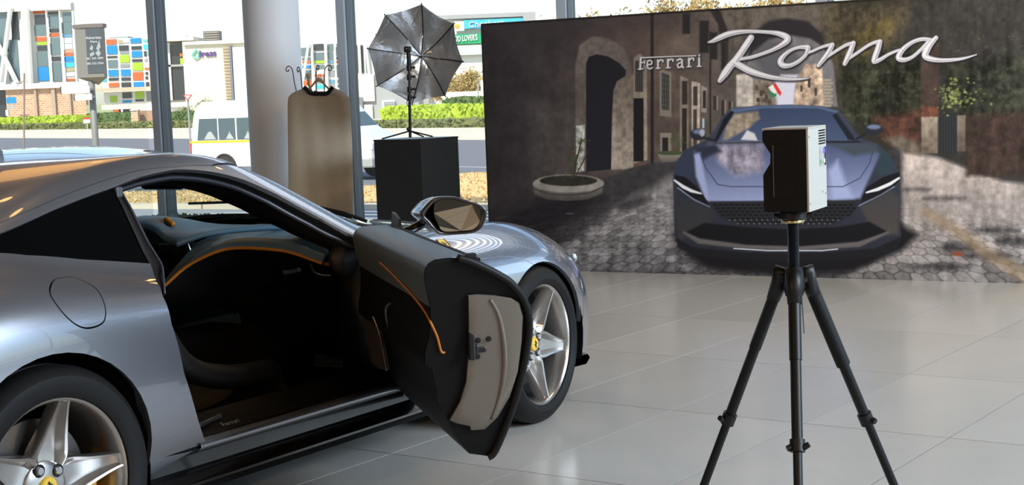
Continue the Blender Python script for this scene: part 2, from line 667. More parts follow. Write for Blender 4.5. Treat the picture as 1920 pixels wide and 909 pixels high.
def inside(P, L):
    L = np.array(L)
    x, y = P[:, 0], P[:, 1]
    c = np.zeros(len(P), bool)
    j = len(L) - 1
    for i in range(len(L)):
        xi, yi, xj, yj = *L[i], *L[j]
        if yi != yj:
            c ^= ((yi > y) != (yj > y)) & (x < (xj - xi) * (y - yi) / (yj - yi) + xi)
        j = i
    return c


def body_pt(x, v, side=1):
    s = body(x, v)
    return np.stack([np.atleast_1d(x), -s[:, 0] * side, s[:, 1]], 1)


def body_nrm(x, v, side=1):
    e = 1e-3
    x = np.atleast_1d(np.asarray(x, float))
    v = np.atleast_1d(np.asarray(v, float))
    dx = body_pt(x + e, v, 1) - body_pt(x - e, v, 1)
    dv = body_pt(x, np.minimum(v + e, 13.99), 1) - body_pt(x, np.maximum(v - e, 0), 1)
    n = np.cross(dx, dv)
    n /= np.linalg.norm(n, axis=1)[:, None] + 1e-12
    n[:, 1] *= side
    return n


def panel(name, loops, m, parent, side=1, flange=0.016, step=0.028, lift=0.0):
    """trimmed piece of the body surface with a turned-in edge; loops are (x, v), the first one outer, then holes"""
    R = [resample(L, step * .7) for L in loops]
    pts, edges = [], []
    for L in R:
        n = len(pts)
        pts += [(p[0], p[1]) for p in L]
        edges += [(n + i, n + (i + 1) % len(L)) for i in range(len(L))]
    B = np.array(pts)
    gx = np.arange(B[:, 0].min(), B[:, 0].max(), step)
    gv = np.arange(B[:, 1].min(), B[:, 1].max(), step * 4.2)
    G = np.stack(np.meshgrid(gx, gv, indexing='ij'), -1).reshape(-1, 2)

    def keep(P):
        k = inside(P, R[0])
        for L in R[1:]:
            k &= ~inside(P, L)
        return k
    G = G[keep(G)]
    d = np.min(np.hypot(G[:, None, 0] - B[None, :, 0], (G[:, None, 1] - B[None, :, 1]) * .2), axis=1)
    G = G[d > step * .5]
    allp = np.concatenate([B, G])
    r = geometry.delaunay_2d_cdt([Vector((p[0], p[1] * .2)) for p in allp], edges, [], 0, 1e-7)
    V = np.array([(p.x, p.y * 5) for p in r[0]])
    F = np.array([f for f in r[2] if len(f) == 3])
    F = F[keep(V[F].mean(1))]
    P = body_pt(V[:, 0], V[:, 1], side)
    N = body_nrm(V[:, 0], V[:, 1], side)
    P = P + N * lift
    # winding to agree with the normals
    fn = np.cross(P[F[:, 1]] - P[F[:, 0]], P[F[:, 2]] - P[F[:, 0]])
    flip = np.einsum('ij,ij->i', fn, N[F].sum(1)) < 0
    F[flip] = F[flip][:, ::-1]
    verts, norms, faces = list(P), list(N), [tuple(f) for f in F]
    cnt = {}
    for f in F:
        for i in range(3):
            a, b = int(f[i]), int(f[(i + 1) % 3])
            cnt[(a, b)] = 1
    for (a, b) in list(cnt):
        if (b, a) not in cnt:
            n = len(verts)
            t = P[b] - P[a]
            nn = np.cross(t, (N[a] + N[b]) * .5)
            nn /= np.linalg.norm(nn) + 1e-12
            verts += [P[a], P[b], P[b] - N[b] * flange, P[a] - N[a] * flange]
            norms += [nn] * 4
            faces.append((n + 1, n, n + 3, n + 2))
    return obj(name, (verts, faces), m, parent, normals=norms)


# ---- paints
M_paint = mat('silver_grey_metallic_paint', (150, 154, 163), 0.27, 0.78, coat=1.0, coat_rough=0.02, grain=0.03, scale=900)
M_paint.node_tree.nodes['Principled BSDF'].inputs['Coat IOR'].default_value = 1.75
M_tint = mat('dark_tinted_glass', (9, 10, 11), 0.03, 0.0, spec=.03)
M_screen_glass = glass('windscreen_glass', (226, 236, 232), 0.07)
M_lining = mat('black_cabin_lining', (8, 8, 9), 0.85, spec=.2, grain=0.2, scale=200, bump=0.05)
M_leather = mat('sky_lit_leather', (86, 114, 134), 0.40, grain=0.12, scale=300, bump=0.05)  # dark leather with the sky's bluish sheen put into its colour
M_piping = mat('tan_orange_piping', (184, 112, 30), 0.5, grain=0.1, scale=200)
M_seal = mat('black_door_seal', (8, 8, 9), 0.55, spec=.3)
M_carbon = mat('gloss_black_trim', (9, 9, 10), 0.16, coat=0.5)
M_chrome = mat('polished_chrome', (225, 225, 228), 0.08, 1.0)

car = thing('sports_car', 'silver grey sports coupe with its right door standing open on the tiled floor', 'car',
            (-0.6726, 7.0732, 0), 0.98846)

arc = lambda cx, cz, r, a0, a1, n=22: [(cx + r * math.cos(math.radians(a0 + (a1 - a0) * i / n)), cz + r * math.sin(math.radians(a0 + (a1 - a0) * i / n))) for i in range(n + 1)]
# outlines on the side surface, (length, height) or (length, section parameter)
REAR_CUT = [(-2.020, .74), (-2.040, .86), (-2.075, 1.10), (-2.150, 1.69), (-2.192, 2.33), (-2.196, 2.90), (-2.160, 3.42), (-2.112, 3.86), (-2.104, 3.95)]
BELT = [(-2.104, 3.95), (-2.17, 3.99), (-2.27, 4.04), (-2.37, 4.08), (-2.465, 4.14), (-2.56, 4.20), (-2.64, 4.33), (-2.74, 4.50), (-2.84, 4.70), (-2.88, 4.80)]
WINTOP = [(-2.88, 4.80), (-2.74, 4.80), (-2.60, 4.81), (-2.49, 4.86), (-2.375, 4.90), (-2.25, 4.915), (-2.13, 4.925), (-2.09, 4.93)]
DOORTOP = [(-2.09, 4.93), (-1.955, 4.975), (-1.76, 5.0), (-1.57, 4.95), (-1.415, 4.91), (-1.285, 4.84), (-1.14, 4.66), (-1.04, 4.41), (-.985, 4.05)]
DRIP = [(-2.88, 4.98), (-2.575, 5.0), (-2.445, 5.03), (-2.30, 5.05), (-2.10, 5.065), (-1.94, 5.08), (-1.755, 5.04), (-1.65, 5.05)]

for side in (1, -1):
    ra = [(x, z_to_v(x, z)) for x, z in arc(-2.662, .353, .388, 0, 180)]
    lower = [(-2.07, z_to_v(-2.07, .325)), (-2.16, z_to_v(-2.16, .305)), (-2.26, z_to_v(-2.26, .285))]
    tail = [(-3.06, .25), (-3.4, .4), (-3.70, .4), (-3.70, 5.0), (-3.3, 5.0)]
    loop = REAR_CUT[::-1] + lower + ra + tail + [(-2.88, 5.0)] + [(-2.88, 4.80)] + BELT[::-1][1:-1]
    if side == 1:
        fuel = [(-2.605, 3.188), (-2.555, 3.475), (-2.505, 3.575), (-2.460, 3.588), (-2.428, 3.325), (-2.434, 2.95), (-2.447, 2.688), (-2.470, 2.562), (-2.525, 2.54), (-2.57, 2.65), (-2.602, 2.888)]
        fc = np.mean(fuel, axis=0)
        fuel = catmull(fuel, 5, closed=True)
        quarter = panel('rear_quarter_panel', [loop, [(fc + (p - fc) * 1.035) for p in fuel][::-1]], M_paint, car, side)
        panel('fuel_flap', [[(fc + (p - fc) * .985) for p in fuel]], M_paint, quarter, side)
    else:
        panel('rear_quarter_panel', [loop], M_paint, car, side)
    # side rail over the window and door, running down as the windscreen pillar
    inner_edge = [(-1.65, 5.05), (-1.56, 5.06), (-1.40, 5.25), (-1.25, 5.36), (-1.10, 5.38), (-.95, 5.36), (-.84, 5.2), (-.80, 4.95)]
    outer_edge = WINTOP[:-1] + DOORTOP[:-1] + [(-.985, 4.05), (-.92, 4.02), (-.84, 4.15)]
    panel('roof_rail', [outer_edge + inner_edge[::-1] + DRIP[::-1][1:]], M_paint, car, side, step=.02)
    # fixed rear side window with its black surround
    qw = BELT + WINTOP[1:] + [(-2.092, 4.6), (-2.10, 4.25)]
    qf = panel('quarter_window', [qw], M_tint, car, side, lift=-.006)
    # dark pillar trim along the rear edge of the door opening
    if side == 1:
        lft = [(-2.091, 4.92), (-2.093, 4.6), (-2.10, 4.25), (-2.104, 3.95), (-2.112, 3.86), (-2.160, 3.42), (-2.192, 2.95)]
        wdt = [.030, .040, .046, .050, .050, .036, .016]
        pt_ = panel('pillar_trim', [lft + [(p[0] + w, p[1]) for p, w in zip(lft, wdt)][::-1]], mat('dark_pillar_trim', (18, 19, 24), .4), car, 1, lift=-.010, step=.018)
        MB().tube([tuple(body_pt(p[0] + w, p[1])[0] + np.array([0, .006, 0])) for p, w in zip(lft, wdt)], .004, 8).build('pillar_trim_edge', mat('grey_trim_edge', (58, 62, 74), .3), pt_, smooth=True)
        MB().bbox(-2.085, -2.055, -.655, -.635, 1.135, 1.172, .006).build('striker_cap', mat('pale_striker', (84, 88, 94), .4, .6), pt_)
    # front wing
    fa = [(x, z_to_v(x, z)) for x, z in arc(-.005, .335, .364, 178, 8)]
    wing = [(-.85, .62), (-.45, .55)] + fa + [(.395, z_to_v(.395, .41)), (.415, 2.3), (.40, 2.9), (.37, 3.25)]
    crest = [(.30, 3.45), (.20, 3.62), (.08, 3.80), (-.08, 4.0), (-.25, 4.15), (-.45, 4.25), (-.62, 4.28), (-.80, 4.2)]
    wing += crest + [(-.835, 4.0), (-.85, 3.6), (-.855, 3.0), (-.85, 2.0), (-.845, 1.2)]
    panel('front_wing', [wing], M_paint, car, side)

# roof skin, bonnet, front and rear bumpers, tail: across the whole width
mir = lambda L: [(x, 14 - v) for x, v in L[::-1]]
half = [(-2.78, 7.0), (-2.80, 6.2), (-2.86, 5.6), (-2.88, 5.005)] + [(x, v + .008) for x, v in DRIP[1:]] + [(-1.56, 5.075), (-1.44, 5.30), (-1.36, 5.55), (-1.31, 6.2), (-1.295, 7.0)]
panel('roof_panel', [half + mir(half)[1:-1]], M_paint, car, step=.032)
half = [(-3.45, 7.0), (-3.40, 6.2), (-3.32, 5.4), (-2.90, 5.02), (-2.87, 5.62), (-2.81, 6.2), (-2.79, 7.0)]
panel('rear_window', [half + mir(half)[1:-1]], M_tint, car, lift=-.003)
half = [(-3.70, 7.0), (-3.70, 5.02), (-3.32, 5.02), (-2.9, 5.0), (-3.33, 5.42), (-3.41, 6.2), (-3.46, 7.0)]
panel('boot_lid', [half + mir(half)[1:-1]], M_paint, car)
half = [(-.60, 7.0), (-.63, 6.0), (-.70, 5.2), (-.79, 4.23)] + [(x, v + .02) for x, v in crest[::-1][1:]] + [(.37, 3.32), (.395, 3.6), (.47, 4.6), (.60, 5.6), (.66, 7.0)]
panel('bonnet', [half + mir(half)[1:-1]], M_paint, car, step=.026)
lampcut = [(.60, 3.55), (.52, 3.32), (.45, 3.02), (.46, 2.72), (.56, 2.62), (.66, 2.85), (.72, 3.25), (.70, 3.55)]
half = [(.965, 7.0), (.965, 0.3), (.80, .05), (.45, .1), (.40, z_to_v(.40, .33)), (.40, z_to_v(.40, .41)), (.42, 2.3), (.405, 2.9), (.375, 3.27), (.40, 3.56), (.475, 4.58), (.605, 5.58), (.665, 7.0)]
bumper = panel('front_bumper', [half + mir(half)[1:-1], lampcut[::-1], mir(lampcut)[::-1]], M_paint, car, step=.026)
nose = body_pt(np.full(29, .965), np.linspace(0.3, 13.7, 29))
obj('nose_panel', ([tuple(p) for p in nose], [tuple(range(29))]), M_carbon, bumper)
half_t = body_pt(np.full(29, -3.70), np.linspace(0.4, 13.6, 29))
obj('tail_panel', ([tuple(p) for p in half_t], [tuple(range(29))]), M_paint, car)
M_lamp = mat('headlamp_cover', (60, 64, 70), 0.05, 0.2, coat=1.0)
M_lamp_bar = mat('headlamp_light_bar', (215, 222, 230), 0.15)
for side in (1, -1):
    hl = panel('headlight', [lampcut], M_lamp, car, side, lift=-.012)
    pts = [body_pt(x, v, side)[0] + body_nrm(x, v, side)[0] * .012 for x, v in ((.47, 2.86), (.55, 2.95), (.63, 3.08), (.69, 3.2))]
    MB().tube(catmull(pts, 4), .012, 8).build('light_bar', M_lamp_bar, hl, smooth=True)
# front splitter
pr = [(-.5 + .0, 0)]
lip = []
for y in np.linspace(-.86, .86, 25):
    x = .97 - .50 * (abs(y) / .88) ** 3.0
    lip.append((x, y))
b = MB()
rows = []
for dx, z in ((-.28, .13), (.0, .12), (.035, .145), (.015, .165), (-.28, .175)):
    rows.append([(x + dx, y, z + .05 * (abs(y) / .88) ** 6) for x, y in lip])
vv, ff = loft(rows)
obj('front_splitter', (vv, ff), M_carbon, car, smooth=True)

# windscreen, scuttle, wipers
half = [(-.66, 7.0), (-.70, 6.1), (-.78, 5.45), (-.83, 5.22), (-.95, 5.37), (-1.10, 5.39), (-1.25, 5.37), (-1.37, 5.56), (-1.315, 6.2), (-1.30, 7.0)]
panel('windscreen', [half + mir(half)[1:-1]], M_screen_glass, car, lift=-.004, flange=.004)
half = [(-.60, 7.0), (-.63, 6.0), (-.70, 5.2), (-.80, 4.25), (-.83, 4.9), (-.80, 5.3), (-.71, 6.1), (-.67, 7.0)]
panel('scuttle_panel', [half + mir(half)[1:-1]], M_carbon, car, lift=-.015)
for va, vb in ((6.35, 7.7), (5.75, 6.9)):
    w = MB()
    on = lambda x, v, h: tuple(body_pt(x, v)[0] + body_nrm(x, v)[0] * h)
    w.tube([on(-.645, va, .012), on(-.70, va + .25, .02), on(-.745, (va + vb) / 2, .016)], .008, 6)
    w.tube([on(-.725, va + .1, .010), on(-.755, (va + vb) / 2, .010), on(-.785, vb, .010)], .006, 6)
    w.build('wiper', M_black, car)

# door opening: jamb ring turned into the cabin
ring = [(-.86, .62), (-.865, 1.2), (-.87, 2.0), (-.875, 3.0), (-.88, 3.6), (-.90, 4.0)]
ring = [(-.90, 4.02), (-.985, 4.05)] + DOORTOP[::-1][1:] + [(-2.088, 4.7), (-2.092, 4.35)] + REAR_CUT[::-1]
ring = resample(ring, .03, closed=False)
outer = np.array([body_pt(p[0], p[1])[0] for p in ring])
nrm = np.array([body_nrm(p[0], p[1])[0] for p in ring])
cen = np.array([-1.5, -.8, .72])
rows = []
for ins, drop in ((.004, 0), (.02, .018), (.055, .028), (.075, .052), (.16, .06)):
    P = []
    for p, n in zip(outer, nrm):
        d = cen - p
        d[1] = 0
        d /= np.linalg.norm(d)
        # near the belt the jamb is almost upright
        P.append(p - np.array([0, -1, 0]) * ins * (1 if p[2] > .9 else 1.0) + d * drop)
    rows.append(P)
vv, ff = loft(rows)
obj('door_jamb', (vv, ff), M_seal, car, smooth=True)
# rubber weather strip following the jamb
sp = [p + np.array([0, 1, 0]) * .05 + (cen - p) / np.linalg.norm(cen - p) * .035 for p in outer]
MB().tube(sp, .011, 8).build('weather_strip', mat('dark_grey_weather_strip', (30, 31, 38), 0.4), car, smooth=True)

# sill: painted rail, tread plate and skirt
xs = np.linspace(-2.26, -.43, 24)
skirt = [[(x, y, z) for x in xs] for y, z in ((-.70, .20), (-.93, .215), (-.955, .232), (-.945, .243), (-.905, .27), (-.90, .31), (-.925, .335), (-.90, .36))]
vv, ff = loft(skirt)
obj('side_skirt', (vv, ff), M_carbon, car, auto=30)
xs2 = np.linspace(-2.05, -.84, 18)
rail = [[(x, y, z) for x in xs2] for y, z in ((-.915, .318), (-.932, .332), (-.928, .346), (-.91, .354), (-.885, .356))]
rail[3] = [(x, -.91, .354 + .0 * x) for x in xs2]
vv, ff = loft(rail)
sill = obj('sill_rail', (vv, ff), M_paint, car, smooth=True)
tr = [[(x, y, z) for x in xs2] for y, z in ((-.886, .355), (-.84, .372), (-.80, .392), (-.76, .40), (-.73, .36), (-.71, .25))]
vv, ff = loft(tr)
plate = obj('tread_plate', (vv, ff), mat('dark_tread_plate', (38, 37, 37), 0.35, 0.6, grain=.1, scale=60), car, auto=40)
lettering('tread_lettering', 'Ferrari', .03, .0006, mat('bright_lettering', (200, 205, 210), 0.3, .6), plate, (-1.84, -.862, .3655), (1, 0, 0), (0, .92, .39))
MB().tube(catmull([(-2.03, -.90, .40), (-1.98, -.86, .385), (-1.90, -.83, .382), (-1.84, -.82, .385)], 5), .009, 8).build('sill_trim', M_alu, car, smooth=True)
for side in (-1,):
    vv, ff = loft([[(x, -y, z) for x in xs] for y, z in ((-.70, .20), (-.93, .215), (-.955, .232), (-.905, .27), (-.93, .335), (-.90, .36))])
    obj('side_skirt', (vv, ff), M_carbon, car, auto=30)

# far door and its glass
far = [(-.855, .74)] + [(x + .006, v) for x, v in REAR_CUT] + [(-1.6, 3.98), (-1.0, 4.0), (-.855, 3.9), (-.86, 3.0), (-.855, 2.0)]
panel('left_door', [far], M_paint, car, -1)
fg = [(-2.08, 4.0), (-2.08, 4.88), (-1.955, 4.95), (-1.76, 4.98), (-1.57, 4.93), (-1.415, 4.89), (-1.285, 4.82), (-1.14, 4.64), (-1.04, 4.4), (-.985, 4.02)]
panel('left_window', [fg], M_screen_glass, car, -1, flange=.004)

# ---- cabin
b = MB()
b.box(-2.30, -.55, -.72, .80, .16, .235)
b.box(-2.30, -.60, .76, .80, .2, .85)                   # far door lining
b.box(-.62, -.56, -.76, .76, .2, .79)                   # bulkhead
b.box(-2.36, -2.30, -.72, .72, .2, .90)                 # rear bulkhead
b.box(-2.1, -.62, -.12, .12, .2, .52)                   # tunnel
b.build('cabin_lining', M_lining, car)
hl = []
for x in np.linspace(-2.5, -1.38, 14):
    vs = np.linspace(5.1, 8.9, 20)
    P = body_pt(np.full(20, x), vs) - body_nrm(np.full(20, x), vs) * .035
    hl.append(list(P))
vv, ff = loft(hl)
obj('headliner', (vv, ff), M_lining, car, smooth=True)
# inside of the wheel arches and the rear flank, so no light leaks through
for side in (1, -1):
    for cx, r, w in ((-2.662, .395, .60), (-.005, .372, .60)):
        b = MB()
        rows = []
        for a in range(-20, 201, 10):
            rows.append([(cx + r * math.cos(math.radians(a)), -side * y, .345 + r * math.sin(math.radians(a))) for y in (.93, w)])
        v1, f1 = loft(rows)
        b.add(v1, f1)
        n0 = [(cx + r * math.cos(math.radians(a)), -side * w, .345 + r * math.sin(math.radians(a))) for a in range(0, 360, 15)]
        b.add(n0, [tuple(range(len(n0)))])
        obj('wheel_arch_liner', (b.v, b.f), M_lining, car)
b = MB()
b.box(-3.6, .80, -.60, .60, .15, .17)
b.box(-2.36, -.60, -.86, .86, .17, .2)
b.build('underbody', M_lining, car)

# dashboard, lofted across the car
E_ = [(-.600, -1.02, .80), (-.575, -1.04, .812), (-.545, -1.08, .835), (-.50, -1.11, .853), (-.434, -1.15, .865), (-.315, -1.20, .871), (-.25, -1.25, .856), (-.153, -1.30, .806), (-.083, -1.35, .737), (-.03, -1.37, .70)]
E_ = [tuple(p) for p in catmull(E_, 4)]
rows, low_rows = [], []
for y, ex, ez in E_:
    k = (y + .60) / .6
    pk = .90 + .03 * min(1, k * 2)
    top = [(-.655, y, .905), (-.74, y, .918), (-.85, y, .922), (-.95, y, .912)]
    hump = np.clip((-ex - 1.0) / .35, 0, 1)
    brow = [(-1.02 - .1 * hump, y, max(ez + .03, .908 - .03 * hump)), (ex + .045, y, ez + .032 + .004), (ex + .01, y, ez + .016), (ex, y, ez)]
    rows.append([(-.655, y, .80)] + top + brow)
    low_rows.append([(ex + .002, y, ez + .004), (ex + .03, y, ez - .03), (-.93, y, ez - .13), (-.86, y, .50), (-.70, y, .35)])
vv, ff = loft(rows)
dash = obj('dashboard', (vv, ff), M_leather, car, smooth=True)
vv, ff = loft(low_rows)
obj('lower_dash', (vv, ff), M_lining, dash, smooth=True)
MB().tube([(x - .002, y, z) for y, x, z in E_], .0065, 8).build('dash_piping', M_piping, dash, smooth=True)
MB().tube([(-1.012, -.60, .797), (-1.0, -.625, .795), (-.99, -.64, .797)], .008, 8).build('piping_end', M_piping, dash, smooth=True)
# raised crest across the dash top
MB().tube(catmull([(-1.26, -.06, .885), (-1.17, -.12, .915), (-1.05, -.20, .925), (-.92, -.30, .926), (-.80, -.40, .922)], 6), [.012] * 25, 8).build('dash_crest', M_leather, dash, smooth=True)
# middle and driver side
rows = []
for y in np.linspace(-.05, .74, 22):
    h = math.exp(-((y - .31) / .17) ** 4)
    tz = .918 + .05 * h
    bx = -1.13 - .12 * h * 0 - .05 * math.exp(-((y - .05) / .1) ** 2)
    rows.append([(-.655, y, .80), (-.655, y, .905), (-.80, y, .92), (-.92, y, tz - .012 * h), (-1.02, y, tz + .006 * h), (bx + .02, y, tz - .012), (bx, y, tz - .035), (bx + .05, y, tz - .06), (-.98 - .02 * h, y, .78), (-.9, y, .5), (-.7, y, .35)])
vv, ff = loft(rows)
drv = obj('driver_binnacle', (vv, ff), M_leather, car, smooth=True)
MB().box(-1.05, -1.035, .18, .44, .80, .915).build('instrument_screen', mat('dark_instrument_screen', (16, 8, 8), 0.15), drv)
MB().tube(catmull([(-1.03, .205, .955), (-1.06, .19, .962), (-1.07, .165, .955), (-1.07, .14, .943)], 4), .012, 8).build('binnacle_piping', M_piping, drv, smooth=True)
b = MB()
b.bbox(-1.16, -1.14, -.03, .14, .70, .876, .008)
scr = b.build('centre_screen', M_black, drv)
MB().box(-1.163, -1.16, -.015, .125, .72, .862).build('screen_glass', mat('dark_display_glass', (22, 20, 24), 0.08), scr)
MB().tube([(-1.158, .14, .872), (-1.158, -.028, .876), (-1.156, -.033, .85), (-1.154, -.033, .82)], .004, 6).build('screen_rim', M_alu, scr)
# rounded dash end by the hinge post
b = MB()
b.ball((-.90, -.70, .82), .12, 18, 1.6, .55, .80)
b.box(-1.0, -.70, -.80, -.66, .30, .80)
b.build('dash_end_cap', mat('black_leather_trim', (20, 20, 22), 0.55, grain=.1, scale=200, bump=.04), car, smooth=True)
MB().tube(catmull([(-1.10, -.47, .77), (-1.09, -.50, .772), (-1.09, -.54, .782)], 3), .009, 8).build('glovebox_handle', M_dark_alu, dash)
MB().tube(catmull([(-1.06, -.575, .80), (-1.05, -.58, .77), (-1.03, -.60, .755), (-1.01, -.63, .752)], 4), .004, 6).build('vent_bezel', M_alu, dash)
# rear view mirror, hung from the screen head
b = MB()
b.bbox(-1.27, -1.23, -.115, .115, 1.10, 1.165, .018)
b.tube([(-1.24, 0, 1.15), (-1.27, 0, 1.22)], .014, 8)
b.build('interior_mirror', mat('brown_black_plastic', (20, 13, 10), 0.4), car)
# foot rest plate with raised studs
b = MB()
foot = []
P0, U1, U2 = np.array((-0.815, -0.360, 0.431)), None, None
fr0, fr1, fr2 = np.array((-0.720, -0.277, 0.402)), np.array((-0.660, -0.517, 0.398)), np.array((-0.700, -0.545, 0.331))
fr3 = fr0 + fr2 - fr1
nn = np.cross(fr1 - fr0, fr3 - fr0)
nn /= np.linalg.norm(nn)
b.add([fr0, fr1, fr2, fr3, fr0 + nn * .01, fr1 + nn * .01, fr2 + nn * .01, fr3 + nn * .01], [(0, 1, 2, 3), (7, 6, 5, 4), (0, 4, 5, 1), (1, 5, 6, 2), (2, 6, 7, 3), (3, 7, 4, 0)])
plate2 = b.build('foot_rest', mat('grey_metal_plate', (176, 172, 164), 0.4, .5), car)
b = MB()
for i in range(12):
    for j in range(4):
        c = fr0 + (fr1 - fr0) * (i + .5) / 12 + (fr3 - fr0) * (j + .5) / 4
        for sgn in (1, -1):
            b.ball(tuple(c + nn * .005 * sgn * 1.4), .006, 6, 1.3, 1, .8)
o = b.build('foot_rest_studs', M_alu, plate2)
o['kind'] = 'stuff'
# seats
M_seat = mat('black_seat_leather', (9, 9, 10), .6, grain=.2, scale=200)
for yc in (-.37, .37):
    prof = [(-1.30, .40), (-1.42, .43), (-1.75, .38), (-1.86, .45), (-1.98, .80), (-2.04, 1.0), (-2.10, 1.02), (-2.16, .95), (-2.06, .55), (-1.95, .25), (-1.35, .25)]
    rows = []
    for y in np.linspace(-.25, .25, 11):
        k = abs(y) / .25
        rows.append([(x + .02 * (k ** 4) * (1 if i > 3 else 0), yc + y * (1 if z < .7 else .82), z + .05 * (k ** 3) * (1 if i in (1, 2) else 0) - .012 * k ** 4) for i, (x, z) in enumerate(catmull(prof, 3, closed=True))])
    vv, ff = loft(rows, close_u=True)
    n = len(rows[0])
    ff += [tuple(range(n)), tuple(range((10) * n, 11 * n))[::-1]]
    seat = obj('seat', (vv, ff), M_seat, car, smooth=True)
    b = MB()
    b.ball((-2.08, yc, 1.07), .12, 16, .42, 1.0, .72)
    b.build('headrest', mat('grey_headrest_leather', (70, 74, 74), 0.5, grain=.1, scale=200), seat, smooth=True)
    b = MB()
    for sgn in (1, -1):
        b.tube(catmull([(-1.36, yc + sgn * .235, .44), (-1.6, yc + sgn * .25, .46), (-1.82, yc + sgn * .25, .55), (-1.95, yc + sgn * .23, .80)], 5), [.045] * 16, 10)
    b.build('bolster', M_seat, seat, smooth=True)
b = MB()
c0 = Vector((-1.47, .37, .80))
ax = Vector((-.92, 0, .38)).normalized()
u1 = Vector((0, 1, 0))
u2 = ax.cross(u1)
b.tube([c0 + (u1 * math.cos(t) + u2 * math.sin(t)) * .18 for t in np.linspace(0, 2 * PI, 29)[:-1]], .014, 8, closed=True)
sw = b.build('steering_wheel', M_black, car, smooth=True)
b = MB()
for a in (0, PI, -PI / 2):
    b.tube([c0 - ax * .01, c0 + (u1 * math.cos(a) + u2 * math.sin(a)) * .17], .016, 8)
b.ball(tuple(c0), .06, 12)
b.build('wheel_spokes', M_black, sw)

# wing shield badge
b = MB()
sh = [(-.033, .045), (.033, .045), (.036, .02), (.03, -.015), (.015, -.04), (0, -.05), (-.015, -.04), (-.03, -.015), (-.036, .02)]
M_yellow = mat('badge_yellow', (226, 186, 70), 0.3)
bx, bv = -.60, 3.35
o0, n0 = body_pt(bx, bv)[0], body_nrm(bx, bv)[0]
t1 = np.array([1.0, 0, 0]); t1 -= n0 * t1.dot(n0); t1 /= np.linalg.norm(t1)
t2 = np.cross(n0, t1) * -1
t2 = t2 if t2[2] > 0 else -t2
b.prism([(p[0] * .68, p[1] * .68) for p in sh], lambda a, c, d: tuple(o0 + t1 * a + t2 * c + n0 * d), -.004, .004)
badge = b.build('wing_badge', M_yellow, car)
MB().tube([tuple(o0 + t1 * p[0] * .70 + t2 * p[1] * .70 + n0 * .004) for p in sh], .003, 6, closed=True).build('badge_rim', M_alu, badge)
HORSE = [(-.10, -.95), (.06, -.95), (.04, -.60), (.16, -.42), (.42, -.62), (.36, -.80), (.48, -.84), (.60, -.55), (.36, -.28), (.30, -.08), (.55, .10), (.78, .02), (.84, .14), (.60, .26), (.42, .22), (.62, .42), (.50, .50),
         (.26, .36), (.16, .62), (-.04, .80), (-.14, .98), (-.20, .82), (-.48, .62), (-.40, .50), (-.16, .56), (-.20, .30), (-.16, .05), (-.30, -.18), (-.62, .12), (-.84, .02), (-.70, -.05), (-.46, -.30), (-.24, -.40), (-.10, -.62)]
b = MB()
b.prism([(p[0] * .016, p[1] * .02) for p in HORSE], lambda a, c, d: tuple(o0 + t1 * a + t2 * c + n0 * d), .004, .005)
b.build('horse_emblem', M_black, badge)

# ---- wheels: five double spokes
M_rim = mat('bright_alloy', (196, 192, 188), 0.26, 0.95, grain=.04, scale=40)
M_rim_in = mat('dark_barrel', (52, 50, 50), 0.4, 0.8)
M_disc = mat('brake_disc', (96, 94, 92), 0.35, 0.9, grain=.1, scale=50)
M_cal = mat('yellow_caliper', (196, 138, 22), 0.35, coat=.5)


